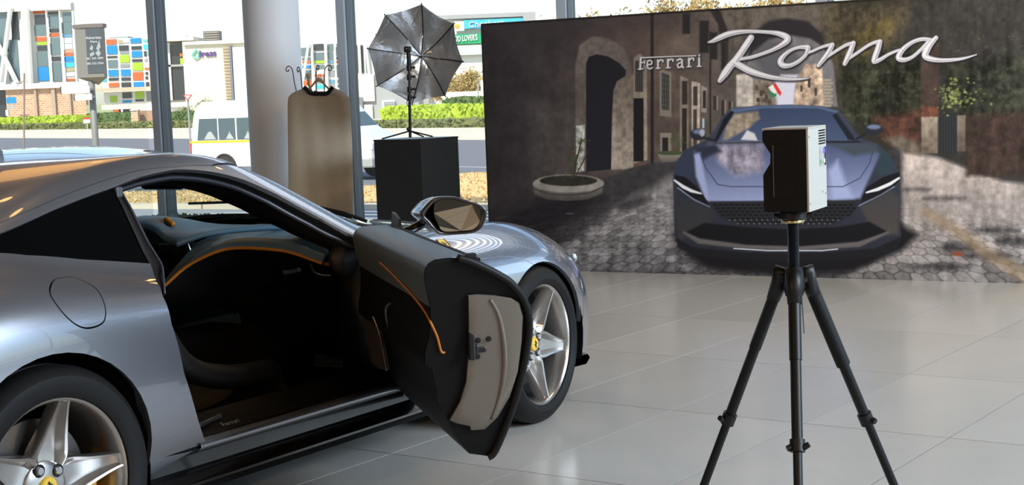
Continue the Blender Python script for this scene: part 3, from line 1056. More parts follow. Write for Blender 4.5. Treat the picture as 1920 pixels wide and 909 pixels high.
def make_wheel(x, R, width, rot, side):
    """local frame: outward is -y on the right; hub at the axle"""
    yo = -side * (.95 if x > -1 else .985)
    s = side
    C0 = (x, yo, R)
    k = R / .353
    b = MB()
    # rim lip and barrel; heights run outward (+) in metres, mapped to -y*side
    lip = [(.243, -.05), (.248, -.014), (.256, -.004), (.266, .0), (.271, -.006), (.272, -.016), (.262, -.03), (.252, -.06), (.245, -.20), (.236, -.20), (.240, -.06)]
    b.lathe([(r, -s * h) for r, h in lip], 64, 'y', (0, 0, 0), close=True)
    wheel = b.build('wheel', M_rim, car, auto=35)
    wheel.location = C0
    # spokes
    b = MB()
    A = []
    for i in range(5):
        th = math.radians(90 - rot * s + 72 * i)
        # rows out along the radius: half width, ridge height, valley depth
        st = [(.040, .046, -.054, -.060), (.085, .063, -.046, -.070), (.105, .060, -.041, -.072), (.15, .044, -.031, -.066), (.20, .031, -.021, -.054), (.235, .0235, -.013, -.036), (.252, .022, -.009, -.020)]
        rows = []
        for r, hw, hr, hv in st:
            P = []
            for q, h in ((-1.0, hr - .045), (-1.0, hr - .008), (-.92, hr), (-.74, hr - .002), (-.50, hv), (.50, hv), (.74, hr - .002), (.92, hr), (1.0, hr - .008), (1.0, hr - .045)):
                u = q * hw
                X = r * math.cos(th) - u * math.sin(th)
                Z = r * math.sin(th) + u * math.cos(th)
                P.append((X, -s * h, Z))
            rows.append(P)
        v1, f1 = loft(rows)
        b.add(v1, f1)
    b.lathe([(.0, -s * -.052), (.060, -s * -.052), (.074, -s * -.060), (.080, -s * -.10), (0, -s * -.10)], 40, 'y')
    b.build('spokes', M_rim, wheel, auto=40)
    b = MB()
    for i in range(5):
        th = math.radians(90 - rot * s + 36 + 72 * i)
        cx, cz = .057 * math.cos(th), .057 * math.sin(th)
        b.lathe([(0, -s * -.043), (.010, -s * -.043), (.012, -s * -.046), (.012, -s * -.06)], 12, 'y', (cx, 0, cz))
        o = MB()
        o.lathe([(.0125, -s * -.052), (.018, -s * -.0485), (.020, -s * -.0515)], 14, 'y', (cx, 0, cz))
        o.build('lug_seat', M_rim_in, wheel)
    b.build('lug_nuts', M_chrome, wheel, auto=40)['kind'] = 'stuff'
    cap = MB().lathe([(0, -s * -.040), (.026, -s * -.040), (.030, -s * -.044), (.031, -s * -.055)], 28, 'y').build('centre_cap', M_yellow, wheel, auto=40)
    hb = MB()
    hb.prism([(p[0] * .017, p[1] * .02) for p in HORSE], lambda a, c, d: (a * s, -s * d, c), -.040, -.0385)
    hv = hb.build('horse_emblem', M_black, wheel)
    # tyre with tread grooves
    w2 = width
    T = [(.250, -.03), (.262, .004), (.285, .016), (R - .03, .012), (R - .010, -.006), (R - .002, -.022)]
    g = -.03
    while g > -w2 + .03:
        T += [(R, g), (R, g - .030), (R - .007, g - .032), (R - .007, g - .038)]
        g -= .040
    T += [(R - .004, -w2 + .02), (R - .03, -w2 - .01), (.26, -w2), (.245, -w2 + .02)]
    MB().lathe([(r, -s * h) for r, h in T], 72, 'y').build('tyre', M_rubber, wheel, auto=35)
    MB().lathe([(.05, -s * -.115), (.19, -s * -.115), (.192, -s * -.125), (.19, -s * -.15), (.05, -s * -.15)], 48, 'y').build('brake_disc', M_disc, wheel, auto=35)
    MB().lathe([(.247, -s * -.06), (.243, -s * -w2 + s * .01)], 48, 'y').build('barrel', M_rim_in, wheel, smooth=True)
    b = MB()
    sec = [(.105, -.075), (.105, -.155), (.20, -.155), (.205, -.075)]
    rows = []
    for a in np.linspace(-56, 6, 12):
        t = math.radians(a if x < -1 else 180 + a)
        rows.append([(r * math.cos(t), -s * h, r * math.sin(t)) for r, h in sec])
    v1, f1 = loft(rows, close_u=True)
    f1 += [(0, 1, 2, 3), tuple(range(44, 48))[::-1]]
    b.add(v1, f1)
    b.build('brake_caliper', M_cal, wheel, auto=40)
    return wheel


make_wheel(-2.67, .353, .285, 11, 1)
make_wheel(0.0, .340, .245, 28, 1).rotation_euler = (0, 0, math.radians(5.5))
make_wheel(-2.67, .353, .285, 20, -1)
make_wheel(0.0, .340, .245, 5, -1).rotation_euler = (0, 0, math.radians(5.5))

# ------------------------------------------------------------------ the open right door, modelled shut and swung about its hinge line
HINGE = Vector((-.82, -.86, 0))
SWING = math.radians(48.5)
rear = [(x + .034, v) for x, v in REAR_CUT if v > .6]
low = [(x, z_to_v(x, .285 + .02 * max(0, (-.86 - x) * 0))) for x in (-1.985, -1.7, -1.3, -.862)]
skin = [(-.862, 1.2), (-.862, 2.0), (-.864, 3.0), (-.87, 3.6), (-.90, 3.98)] + [(-1.2, 4.0), (-1.7, 3.98)] + rear[::-1] + [(-1.99, .6)] + low
door = panel('door', [skin], M_paint, car, 1, flange=.012, lift=-.014)
door['label'] = 'open right door swung out from the sill'
R_ = Matrix.Rotation(SWING, 3, 'Z')
door.location = HINGE - R_ @ HINGE
door.rotation_euler = (0, 0, SWING)

M_trim = mat('sky_lit_door_leather', (88, 95, 99), 0.40, grain=.12, scale=300, bump=.05)  # top roll: sky sheen on dark leather put into the colour
M_trim_low = mat('black_door_leather', (7, 7, 8), 0.65, grain=.15, scale=300, bump=.05, spec=.2)
zc = lambda z: float(np.interp(z, [.25, .35, .6, .76, .94], [-2.0, -2.04, -2.12, -2.17, -2.23]))   # rear edge of the door


def card(sec, m, name, x0=-.93, n=16, dx=.012):
    rows = []
    for i in range(n):
        t = i / (n - 1)
        rows.append([(x0 + (zc(z) + dx - x0) * t, y, z) for y, z in sec])
    v1, f1 = loft(rows)
    return obj(name, (v1, f1), m, door, smooth=True)


card([(-.800, .925), (-.785, .940), (-.760, .948), (-.700, .949), (-.662, .946), (-.643, .936), (-.633, .918), (-.632, .895), (-.640, .85), (-.652, .80)], M_trim, 'door_top_roll')
low_sec = [(-.652, .80), (-.655, .76), (-.650, .70), (-.640, .66), (-.640, .62), (-.662, .60), (-.685, .50), (-.715, .43), (-.75, .36), (-.79, .305), (-.86, .285)]
card(low_sec, M_trim_low, 'door_card')
MB().tube(catmull([(-1.474, -0.632, 0.867), (-1.502, -0.634, 0.864), (-1.705, -0.638, 0.843), (-1.924, -0.645, 0.812), (-2.082, -0.651, 0.781), (-2.167, -0.654, 0.751), (-2.152, -0.675, 0.704), (-2.138, -0.688, 0.658), (-2.136, -0.700, 0.652)], 5), .0038, 8).build('door_piping', M_piping, door, smooth=True)
# section of the door seen from its rear end
outer_sec = [(-2.230, -0.741, 0.948), (-2.228, -0.782, 0.934), (-2.220, -0.829, 0.910), (-2.212, -0.870, 0.886), (-2.203, -0.909, 0.858), (-2.185, -0.951, 0.806), (-2.163, -0.973, 0.739), (-2.140, -0.973, 0.665), (-2.105, -0.957, 0.552), (-2.067, -0.930, 0.435), (-2.023, -0.886, 0.309), (-2.015, -0.863, 0.287)]
inner_sec = [(-.79, .305), (-.75, .36), (-.715, .43), (-.685, .50), (-.662, .60), (-.640, .62), (-.640, .66), (-.650, .70), (-.655, .76), (-.652, .80), (-.640, .85), (-.632, .895), (-.633, .918), (-.643, .936), (-.662, .946), (-.700, .949)]
end = [Vector(p) for p in outer_sec] + [Vector((zc(z), y, z)) for y, z in inner_sec]
tess = geometry.tessellate_polygon([[Vector((p.y, p.z, 0)) for p in end]])
v1 = [p + Vector((.004, 0, 0)) for p in end]
obj('door_end', (v1, [tuple(t) for t in tess]), M_trim_low, door)
b = MB()
b.tube([p + Vector((-.002, 0.012, 0)) for p in [Vector(q) for q in catmull(outer_sec, 4)]], .012, 8)
b.build('door_edge_seal', M_seal, door, smooth=True)
metal = [(-2.193, -0.765, 0.830), (-2.194, -0.795, 0.831), (-2.191, -0.845, 0.824), (-2.187, -0.900, 0.811), (-2.181, -0.925, 0.794), (-2.167, -0.939, 0.750), (-2.142, -0.939, 0.669), (-2.110, -0.932, 0.570), (-2.084, -0.910, 0.489), (-2.064, -0.874, 0.424), (-2.052, -0.834, 0.386), (-2.052, -0.789, 0.387), (-2.057, -0.785, 0.402), (-2.061, -0.744, 0.415), (-2.065, -0.720, 0.429), (-2.084, -0.750, 0.486), (-2.105, -0.768, 0.552), (-2.133, -0.772, 0.642), (-2.162, -0.770, 0.733)]
mv = [Vector(p) for p in metal]
mc = sum(mv, Vector()) / len(mv)
M_shut = mat('satin_door_shut_paint', (122, 115, 106), 0.42, 0.55, grain=.03, scale=500)
v1, f1 = [], []
n = len(mv)
for k, (sc_, off) in enumerate(((1.0, .0), (1.0, -.006), (.985, -.010), (.80, -.013), (.55, -.014), (.28, -.014))):
    v1 += [mc + (p - mc) * sc_ + Vector((off, 0, 0)) for p in mv]
for k in range(5):
    f1 += [(k * n + i, k * n + (i + 1) % n, (k + 1) * n + (i + 1) % n, (k + 1) * n + i) for i in range(n)]
f1.append(tuple(range(5 * n, 6 * n)))
shut = obj('shut_face', (v1, f1), M_shut, door, auto=50)
shut['label'] = 'pale satin metal end face of the open door'
# pressed ridge curving down the shut face
rid = [Vector(p) + Vector((-.012, 0, 0)) for p in catmull([(-2.188, -0.832, 0.813), (-2.170, -0.861, 0.760), (-2.143, -0.881, 0.672), (-2.115, -0.887, 0.585), (-2.087, -0.877, 0.497), (-2.062, -0.853, 0.419)], 5)]
MB().tube(rid, [.004 + .006 * math.sin(PI * i / (len(rid) - 1)) for i in range(len(rid))], 8).build('shut_face_ridge', M_shut, shut, smooth=True)
# latch and its three bolts
b = MB()
la, lb = Vector((-2.146, -0.772, 0.682)), Vector((-2.137, -0.827, 0.653))
b.bbox(la.x - .020, la.x + .002, -.790, -.768, .626, .716, .006)
lat = b.build('latch_plate', M_black, door)
b = MB()
b.bbox(lb.x - .020, lb.x - .006, -.826, -.785, .646, .664, .005)
b.bbox(lb.x - .026, lb.x - .008, -.800, -.784, .638, .672, .004)
b.build('latch_claw', M_black, door)
for p in ((-2.146, -0.799, 0.685), (-2.147, -0.832, 0.687), (-2.130, -0.799, 0.633)):
    MB().lathe([(0, -.022), (.007, -.022), (.0085, -.018), (.0085, -.006)], 12, 'x', p).build('latch_bolt', M_black, door, auto=40)
# pocket edge and release lever on the card
pk = [Vector((-1.086, -0.652, 0.622)), Vector((-1.246, -0.652, 0.647)), Vector((-1.341, -0.652, 0.610)), Vector((-1.408, -0.652, 0.554)), Vector((-1.461, -0.652, 0.491)), Vector((-1.305, -0.652, 0.471)), Vector((-1.044, -0.652, 0.464))]
b = MB()
nn_ = len(pk)
b.add([p + Vector((0, .0, 0)) for p in pk] + [p + Vector((0, .012, 0)) for p in pk], [tuple(range(nn_)), tuple(range(nn_, 2 * nn_))[::-1]] + [(i, (i + 1) % nn_, nn_ + (i + 1) % nn_, nn_ + i) for i in range(nn_)])
b.build('speaker_panel', mat('grey_brown_speaker_panel', (74, 66, 60), 0.45, .3), door)
MB().tube(catmull([p + Vector((0, .012, 0)) for p in pk[1:5]], 4), .003, 6).build('speaker_panel_edge', M_alu, door)
MB().tube(catmull([(-1.558, -0.645, 0.734), (-1.511, -0.640, 0.714), (-1.511, -0.640, 0.676), (-1.535, -0.645, 0.642)], 4), .0045, 8).build('release_lever', M_dark_alu, door)
MB().tube(catmull([(-1.381, -0.660, 0.897), (-1.370, -0.655, 0.866), (-1.404, -0.650, 0.855)], 4), .003, 6).build('card_front_trim', M_dark_alu, door)
# window slot and strip along the outer top
b = MB()
b.tube([(x, -.795, .935) for x in np.linspace(-.95, -2.215, 10)], .009, 8)
b.build('waist_strip', M_seal, door)
b = MB()
b.bbox(-2.232, -2.20, -.79, -.755, .942, .958, .004)
b.build('waist_strip_end', M_black, door)

# black sail piece at the front of the glass line
sail = [(-0.875, -0.800, 0.992), (-0.937, -0.800, 0.986), (-0.996, -0.800, 0.972), (-1.002, -0.800, 0.954), (-1.088, -0.800, 0.931), (-1.133, -0.800, 0.913), (-0.738, -0.800, 0.880), (-0.710, -0.800, 0.899), (-0.840, -0.800, 0.936), (-0.868, -0.800, 0.963)]
sv = [Vector(p) for p in sail]
n = len(sv)
b = MB()
b.add([p + Vector((0, -.005, 0)) for p in sv] + [p + Vector((0, .005, 0)) for p in sv], [tuple(range(n)), tuple(range(n, 2 * n))[::-1]] + [(i, (i + 1) % n, n + (i + 1) % n, n + i) for i in range(n)])
b.build('mirror_sail', M_black, door)

# door mirror: shell, black rim, glass
dm = lambda L, s, dx: [Vector((p[0] + dx, p[1], p[2])) for p in L]
hous = catmull([(-1.140, -0.847, 0.995), (-1.140, -0.863, 1.020), (-1.140, -0.895, 1.049), (-1.140, -0.931, 1.057), (-1.140, -0.988, 1.053), (-1.140, -1.041, 1.034), (-1.140, -1.085, 1.016), (-1.140, -1.101, 0.994), (-1.140, -1.095, 0.959), (-1.136, -1.077, 0.929), (-1.131, -1.042, 0.914), (-1.131, -0.975, 0.913), (-1.133, -0.917, 0.919), (-1.140, -0.890, 0.941), (-1.140, -0.870, 0.968)], 3, closed=True)
hous = [Vector(p) for p in hous]
hc = sum(hous, Vector()) / len(hous)
rows = []
for s_, dx, dy in ((.90, .006, 0), (.985, -.004, 0), (1.0, .004, 0), (1.0, .02, 0), (.97, .06, .01), (.82, .12, .03), (.55, .16, .045), (.2, .18, .05)):
    rows.append([hc + (p - hc) * s_ + Vector((dx, dy, 0)) for p in hous])
v1, f1 = loft(rows, close_u=True)
n = len(hous)
f1.append(tuple(range(7 * n, 8 * n)))
mir_h = obj('mirror_housing', (v1, f1), M_paint, door, smooth=True)
rows = [[hc + (p - hc) * s_ + Vector((dx, 0, 0)) for p in hous] for s_, dx in ((.985, -.005), (.96, -.010), (.86, -.004), (.80, .010))]
v1, f1 = loft(rows, close_u=True)
obj('mirror_rim', (v1, f1), mat('brown_black_gloss_rim', (30, 22, 18), 0.25, coat=.5), door, smooth=True)
gl = catmull([(-1.140, -0.900, 1.018), (-1.140, -0.908, 1.039), (-1.140, -0.934, 1.046), (-1.140, -0.978, 1.044), (-1.140, -1.031, 1.028), (-1.140, -1.071, 1.011), (-1.140, -1.079, 0.995), (-1.140, -1.075, 0.956), (-1.136, -1.050, 0.929), (-1.135, -1.001, 0.926), (-1.136, -0.939, 0.927), (-1.140, -0.917, 0.948), (-1.140, -0.901, 0.988)], 3, closed=True)
gl = [Vector(p) for p in gl]
gc = sum(gl, Vector()) / len(gl)
rows = [[gc + (p - gc) * s_ + Vector((dx, 0, 0)) for p in gl] for s_, dx in ((1.0, .004), (.98, -.002))]
v1, f1 = loft(rows, close_u=True)
f1.append(tuple(range(len(gl), 2 * len(gl))))
obj('mirror_glass', (v1, f1), mat('reflection_brown_mirror', (196, 176, 150), 0.02, 1.0), door)  # brown of the mirrored room put into the base colour
MB().tube(catmull([Vector((-1.100, -0.885, 0.964)), Vector((-1.070, -0.871, 0.955)), Vector((-1.051, -0.840, 0.939)), Vector((-1.057, -0.800, 0.926))], 5), [.018] * 11 + [.016] * 5, 10).build('mirror_arm', M_carbon, door, smooth=True)

# ------------------------------------------------------------------ printed backdrop panel standing on the floor
BU, BN = Vector((.8675, -.4975, 0)), Vector((-.4975, -.8675, 0))
BO = Vector((-.173, 12.4156, 0))
PW, PH = 4.75, 1.965
backdrop = thing('backdrop_panel', 'wide printed backdrop wall showing a dark sports coupe in a cobbled old town street', 'backdrop', BO, math.atan2(BU.y, BU.x))
MB().box(0, PW, .012, .11, 0.0, PH).build('panel_body', mat('black_backdrop_frame', (22, 21, 23), 0.6), backdrop)
MB().box(-.012, 0, 0, .11, 0, PH).box(PW, PW + .012, 0, .11, 0, PH).box(-.012, PW + .012, 0, .11, PH, PH + .012).build('edge_profile', mat('dark_edge_profile', (40, 34, 34), 0.5), backdrop)

NU, NV = 1120, 470
uu, vv_ = np.meshgrid(np.linspace(0, PW, NU), np.linspace(0, PH, NV))
# the artwork is drawn in its own sheet units; this maps the panel onto the sheet
den = -0.03961814608865015 * uu - 0.007848357126904383 * vv_ + 1
A_ = (162.2230959004519 * uu - 16.394480573899003 * vv_ + 922.0) / den
B_ = (-14.49093918445105 * uu - 232.8049175051437 * vv_ + 504.0) / den
A_, B_ = A_.ravel(), B_.ravel()
ART = np.zeros((len(A_), 3))


def vnoise(x, y, seed):
    r = np.random.default_rng(seed).random((64, 64))
    xi, yi = np.floor(x).astype(int), np.floor(y).astype(int)
    fx, fy = x - xi, y - yi
    fx, fy = fx * fx * (3 - 2 * fx), fy * fy * (3 - 2 * fy)
    g = lambda i, j: r[i % 64, j % 64]
    return (g(xi, yi) * (1 - fx) + g(xi + 1, yi) * fx) * (1 - fy) + (g(xi, yi + 1) * (1 - fx) + g(xi + 1, yi + 1) * fx) * fy


def fbm(sx_, sy_, seed, octv=4):
    t, amp, tot = 0, 1.0, 0
    for o in range(octv):
        t = t + amp * vnoise(A_ / sx_ * 2 ** o + 7 * o, B_ / sy_ * 2 ** o + 3 * o, seed + o)
        tot += amp
        amp *= .55
    return t / tot - .5


N1, N2, N3 = fbm(40, 40, 1), fbm(9, 9, 5), fbm(14, 60, 9)


def col(c):
    return np.array(c, float)


def mix(mask, c, sel=None):
    """blend a colour (or per point colours) into the artwork"""
    if sel is None:
        ART[:] = ART * (1 - mask[:, None]) + (c if np.ndim(c) == 2 else col(c)[None]) * mask[:, None]
    else:
        cc = c[sel] if np.ndim(c) == 2 else col(c)[None]
        ART[sel] = ART[sel] * (1 - mask[:, None]) + cc * mask[:, None]


def seg_dist(x, y, ax, ay, bx, by):
    dx, dy = bx - ax, by - ay
    t = np.clip(((x - ax) * dx + (y - ay) * dy) / (dx * dx + dy * dy + 1e-9), 0, 1)
    return np.hypot(x - ax - t * dx, y - ay - t * dy), t


def shape(P, c, soft=.8, op=1.0, tex=0.0, c2=None, vert=True):
    """filled outline with soft edge; c2 makes a gradient from c (top or left) to c2"""
    P = np.array(P, float)
    m = soft * 2 + 2
    sel = np.where((A_ > P[:, 0].min() - m) & (A_ < P[:, 0].max() + m) & (B_ > P[:, 1].min() - m) & (B_ < P[:, 1].max() + m))[0]
    if not len(sel):
        return
    x, y = A_[sel], B_[sel]
    ins = inside(np.stack([x, y], 1), P)
    d = np.full(len(sel), 1e9)
    for i in range(len(P)):
        a, b = P[i], P[(i + 1) % len(P)]
        d = np.minimum(d, seg_dist(x, y, a[0], a[1], b[0], b[1])[0])
    sd = np.where(ins, d, -d)
    k = np.clip(.5 + sd / (2 * soft), 0, 1) * op
    cc = np.tile(col(c), (len(sel), 1))
    if c2 is not None:
        t = ((y - P[:, 1].min()) / (np.ptp(P[:, 1]) + 1e-9) if vert else (x - P[:, 0].min()) / (np.ptp(P[:, 0]) + 1e-9))
        t = np.clip(t, 0, 1)[:, None]
        cc = cc * (1 - t) + col(c2) * t
    if tex:
        cc = cc * (1 + tex * (N2[sel] + N3[sel])[:, None] * .75)
    ART[sel] = ART[sel] * (1 - k[:, None]) + cc * k[:, None]


def rectf(x0, y0, x1, y1, c, **k):
    shape([(x0, y0), (x1, y0), (x1, y1), (x0, y1)], c, **k)


def ell(cx, cy, rx, ry, c, n=36, **k):
    shape([(cx + rx * math.cos(2 * PI * i / n), cy + ry * math.sin(2 * PI * i / n)) for i in range(n)], c, **k)


def stroke(P, c, soft=.6, op=1.0, grow=0.0, shift=(0, 0)):
    """brush line; P are (x, y, half width)"""
    P = np.array(P, float)
    P[:, :2] += shift
    w = P[:, 2].max() + grow + soft * 2
    sel = np.where((A_ > P[:, 0].min() - w) & (A_ < P[:, 0].max() + w) & (B_ > P[:, 1].min() - w) & (B_ < P[:, 1].max() + w))[0]
    if not len(sel):
        return
    x, y = A_[sel], B_[sel]
    best = np.full(len(sel), -1e9)
    for a, b in zip(P[:-1], P[1:]):
        d, t = seg_dist(x, y, a[0], a[1], b[0], b[1])
        best = np.maximum(best, a[2] * (1 - t) + b[2] * t + grow - d)
    k = np.clip(.5 + best / (2 * soft), 0, 1) * op
    ART[sel] = ART[sel] * (1 - k[:, None]) + col(c) * k[:, None]


def line(P, w, c, **k):
    stroke([(p[0], p[1], w) for p in P], c, **k)


# wall of the old town, left to right
ramp = lambda xs, cs: np.stack([np.interp(A_, xs, [c[i] for c in cs]) for i in range(3)], 1)
ART[:] = ramp([921, 1000, 1090, 1200, 1300, 1400, 1560, 1640, 1760, 1920], [(50, 46, 48), (57, 52, 54), (66, 58, 58), (86, 73, 67), (92, 82, 76), (86, 80, 76), (62, 60, 52), (48, 47, 42), (50, 49, 44), (54, 52, 48)])
ART *= (1 + .5 * N1 + .22 * N2 + .16 * N3)[:, None]
shape([(921, 30), (1300, 0), (1300, 40), (1200, 70), (921, 90)], (60, 54, 56), soft=25, op=.5)
shape([(1000, 200), (1078, 190), (1078, 330), (1000, 380)], (86, 80, 78), soft=18, op=.55, tex=.5)
# stone mass and arch over the street
shape([(1330, 10), (1560, 0), (1570, 90), (1540, 60), (1450, 30), (1400, 60), (1360, 110)], (92, 85, 78), soft=6, tex=.6)
shape([(1545, 10), (1720, 0), (1700, 60), (1640, 110), (1570, 150), (1545, 90)], (70, 64, 50), soft=14, tex=1.2)
shape([(1590, 70), (1660, 30), (1690, 40), (1640, 90), (1600, 120), (1580, 110)], (88, 78, 48), soft=10, tex=1.0, op=.8)
shape([(1700, -40), (2300, -40), (2300, 220), (1700, 220)], (54, 52, 50), soft=30, tex=.8, op=.8)
# ivy wall
shape([(1575, 120), (1730, 80), (1728, 240), (1640, 250), (1580, 230)], (44, 46, 36), soft=8, tex=2.0)
shape([(1770, 120), (2300, 60), (2300, 250), (1815, 240), (1790, 200)], (46, 48, 40), soft=12, tex=1.8)
lv = np.random.default_rng(3)
for i in range(260):
    x, y = lv.uniform(1580, 1915), lv.uniform(60, 240)
    if 1725 < x < 1765:
        continue
    s = lv.uniform(1.5, 4.0)
    g = lv.uniform(.7, 1.5)
    ell(x, y, s, s * .8, (58 * g, 62 * g, 44 * g), n=7, op=.55)
# opening under the arch: the bright street
shape([(1398, 200), (1392, 150), (1394, 110), (1418, 78), (1455, 60), (1510, 66), (1542, 88), (1562, 120), (1570, 200)], (112, 110, 114), soft=2, tex=.3)
shape([(1405, 90), (1440, 74), (1480, 80), (1500, 110), (1495, 150), (1440, 150), (1420, 120)], (88, 88, 94), soft=6)
shape([(1412, 62), (1440, 40), (1475, 34), (1515, 40), (1540, 64), (1546, 88), (1520, 72), (1480, 66), (1440, 74), (1412, 96), (1398, 120)], (42, 39, 43), soft=3)
shape([(1380, 200), (1380, 140), (1400, 138), (1412, 150), (1412, 200)], (186, 178, 170), soft=2, tex=.6)
shape([(1412, 200), (1412, 150), (1440, 150), (1452, 160), (1458, 200)], (142, 130, 118), soft=2, tex=1.2)
shape([(1456, 200), (1452, 150), (1464, 140), (1496, 140), (1490, 170), (1488, 200)], (206, 206, 222), soft=3)
shape([(1488, 200), (1492, 150), (1510, 120), (1540, 120), (1545, 200)], (150, 132, 116), soft=2, tex=1.6)
for i in range(9):
    rectf(1543, 148 + i * 6, 1558 + (i % 2) * 3, 152.5 + i * 6, (158, 148, 132), soft=.6)
for x, y, w, h in ((1416, 160, 4, 9), (1424, 170, 5, 10), (1434, 178, 5, 8), (1418, 184, 6, 7), (1500, 160, 4, 12), (1514, 150, 5, 14), (1527, 165, 4, 14)):
    rectf(x, y, x + w, y + h, (70, 60, 54), soft=.6)
shape([(1441, 172), (1452, 168), (1455, 180), (1448, 184)], (46, 128, 90), soft=.7)
shape([(1440, 164), (1450, 157), (1458, 170), (1452, 176), (1446, 172)], (226, 222, 220), soft=.7)
shape([(1448, 158), (1453, 155), (1465, 174), (1462, 180), (1457, 174)], (206, 58, 50), soft=.7)
# left house: eaves, windows, doors
shape([(1325, 10), (1345, 8), (1366, 62), (1364, 120), (1352, 90), (1345, 45)], (44, 40, 40), soft=2)
for x0, y0, x1, y1 in ((1280, 26, 1292, 62), (1312, 40, 1327, 98), (1332, 62, 1343, 110), (1353, 80, 1360, 130)):
    rectf(x0 - 2, y0 - 2, x1 + 2, y1 + 2, (58, 52, 50), soft=1)
    rectf(x0, y0, x1, y1, (38, 38, 38), soft=1)
shape([(1078, 322), (1078, 120), (1086, 84), (1110, 68), (1140, 72), (1170, 90), (1184, 120), (1187, 318)], (98, 90, 86), soft=2, tex=.5)
shape([(1150, 170), (1163, 148), (1174, 138), (1187, 140), (1187, 316), (1144, 318)], (104, 94, 86), soft=1.2, tex=.7, c2=(158, 148, 136))
shape([(1098, 322), (1098, 118), (1104, 106), (1118, 102), (1140, 106), (1160, 118), (1173, 132), (1172, 142), (1156, 152), (1149, 170), (1146, 230), (1145, 318)], (30, 29, 35), soft=.8, c2=(34, 34, 42))
shape([(1079, 236), (1096, 234), (1094, 320), (1080, 324)], (160, 160, 156), soft=1.2, tex=1.4)
shape([(1187, 108), (1200, 100), (1212, 112), (1213, 300), (1187, 306)], (122, 112, 102), soft=1, tex=.5, c2=(160, 150, 136))
rectf(1190, 114, 1205, 172, (50, 48, 48), soft=.8)
for i in range(4):
    line([(1192 + 4 * i, 114), (1192 + 4 * i, 172)], .5, (84, 80, 78))
rectf(1187, 184, 1206, 303, (28, 27, 30), soft=.8)
line([(1222, 28), (1222, 306)], 3.0, (40, 36, 38))
shape([(1236, 130), (1258, 136), (1258, 220), (1236, 217)], (124, 116, 106), soft=.8)
shape([(1240, 136), (1254, 141), (1254, 207), (1240, 205)], (50, 52, 52), soft=.8)
for i in range(3):
    line([(1243 + 4 * i, 138), (1243 + 4 * i, 206)], .5, (96, 92, 86))
for i in range(6):
    line([(1240, 146 + 10 * i), (1254, 148 + 10 * i)], .5, (96, 92, 86))
rectf(1237, 249, 1258, 284, (132, 124, 112), soft=.8)
rectf(1241, 258, 1252, 284, (36, 36, 36), soft=.8)
shape([(1274, 142), (1290, 148), (1290, 286), (1274, 286)], (128, 118, 108), soft=1, tex=.4)
rectf(1278, 152, 1288, 196, (52, 46, 44), soft=.8)
rectf(1278, 203, 1287, 285, (46, 40, 38), soft=.8)
shape([(1296, 152), (1312, 156), (1311, 286), (1296, 286)], (176, 166, 154), soft=1, tex=.5)
rectf(1299, 162, 1307, 198, (64, 56, 52), soft=.8)
rectf(1299, 205, 1306, 284, (70, 60, 54), soft=.8)
shape([(1314, 160), (1325, 165), (1324, 212), (1314, 210)], (146, 136, 126), soft=.8)
rectf(1317, 170, 1323, 203, (50, 46, 44), soft=.8)
rectf(1316, 222, 1320, 240, (158, 190, 205), soft=.6)
line([(1331, 60), (1331, 250)], 1.6, (44, 40, 40))
for x, y0, y1 in ((1337, 180, 206), (1352, 188, 220), (1365, 190, 215)):
    rectf(x, y0, x + 6, y1, (54, 48, 46), soft=.8)
    rectf(x + 6, y0, x + 8, y1, (150, 140, 128), soft=.8)
# ground: shade, sunlit stones
GR = [(921, 412), (1000, 374), (1130, 336), (1190, 312), (1230, 305), (1275, 296), (1690, 280), (1760, 292), (1850, 322), (1960, 330), (2300, 352), (2300, 580), (900, 560)]
shape(GR, (58, 56, 58), soft=2, tex=.5)
shape([(921, 412), (1000, 374), (1060, 360), (1130, 372), (1080, 410), (990, 460), (921, 480)], (34, 32, 36), soft=14)
shape([(1040, 475), (1130, 412), (1180, 372), (1225, 352), (1265, 328), (1265, 470), (1300, 500), (1450, 522), (1090, 512)], (142, 138, 138), soft=12, tex=.7, c2=(96, 95, 98))
shape([(1165, 378), (1200, 368), (1222, 372), (1195, 388), (1160, 394)], (62, 60, 62), soft=6)
shape([(1690, 282), (1760, 296), (1850, 328), (1960, 332), (2300, 356), (2300, 560), (1570, 522), (1650, 482), (1692, 455)], (188, 174, 166), soft=5, tex=.5, c2=(108, 106, 106))
shape([(1760, 290), (1850, 322), (1960, 326), (2300, 340), (2300, 372), (1960, 348), (1880, 340), (1820, 318)], (58, 54, 52), soft=5)
# cobbles in perspective
gd = np.maximum(B_ - 205, 8)
gx, gz = (A_ - 1480) / gd * 11, 5200 / gd
ci, ri = np.floor(gx), np.floor(gz)
h1 = lambda a, b, k: np.modf(np.abs(np.sin(a * 12.9898 + b * 78.233 + k) * 43758.5453))[0]
fst, snd, hsh = np.full(len(A_), 9.0), np.full(len(A_), 9.0), np.zeros(len(A_))
for dx in (-1, 0, 1):
    for dy in (-1, 0, 1):
        a_, b_ = ci + dx, ri + dy
        d_ = np.hypot(gx - a_ - .5 * np.mod(b_, 2) - .25 - .34 * h1(a_, b_, 1), gz - b_ - .33 - .34 * h1(a_, b_, 5))
        snd = np.where(d_ < fst, fst, np.minimum(snd, d_))
        hsh = np.where(d_ < fst, h1(a_, b_, 9), hsh)
        fst = np.minimum(fst, d_)
joint = np.clip((snd - fst) * 5, 0, 1)
gm = np.zeros(len(A_))
selg = inside(np.stack([A_, B_], 1), np.array(GR))
fade = np.clip((B_ - 330) / 90, 0, 1) * selg * np.where(A_ > 1690, np.clip((B_ - 380) / 80, 0, 1), 1)
ART *= (1 + fade * ((hsh - .5) * .34 + (joint - 1) * .34 + .07))[:, None]
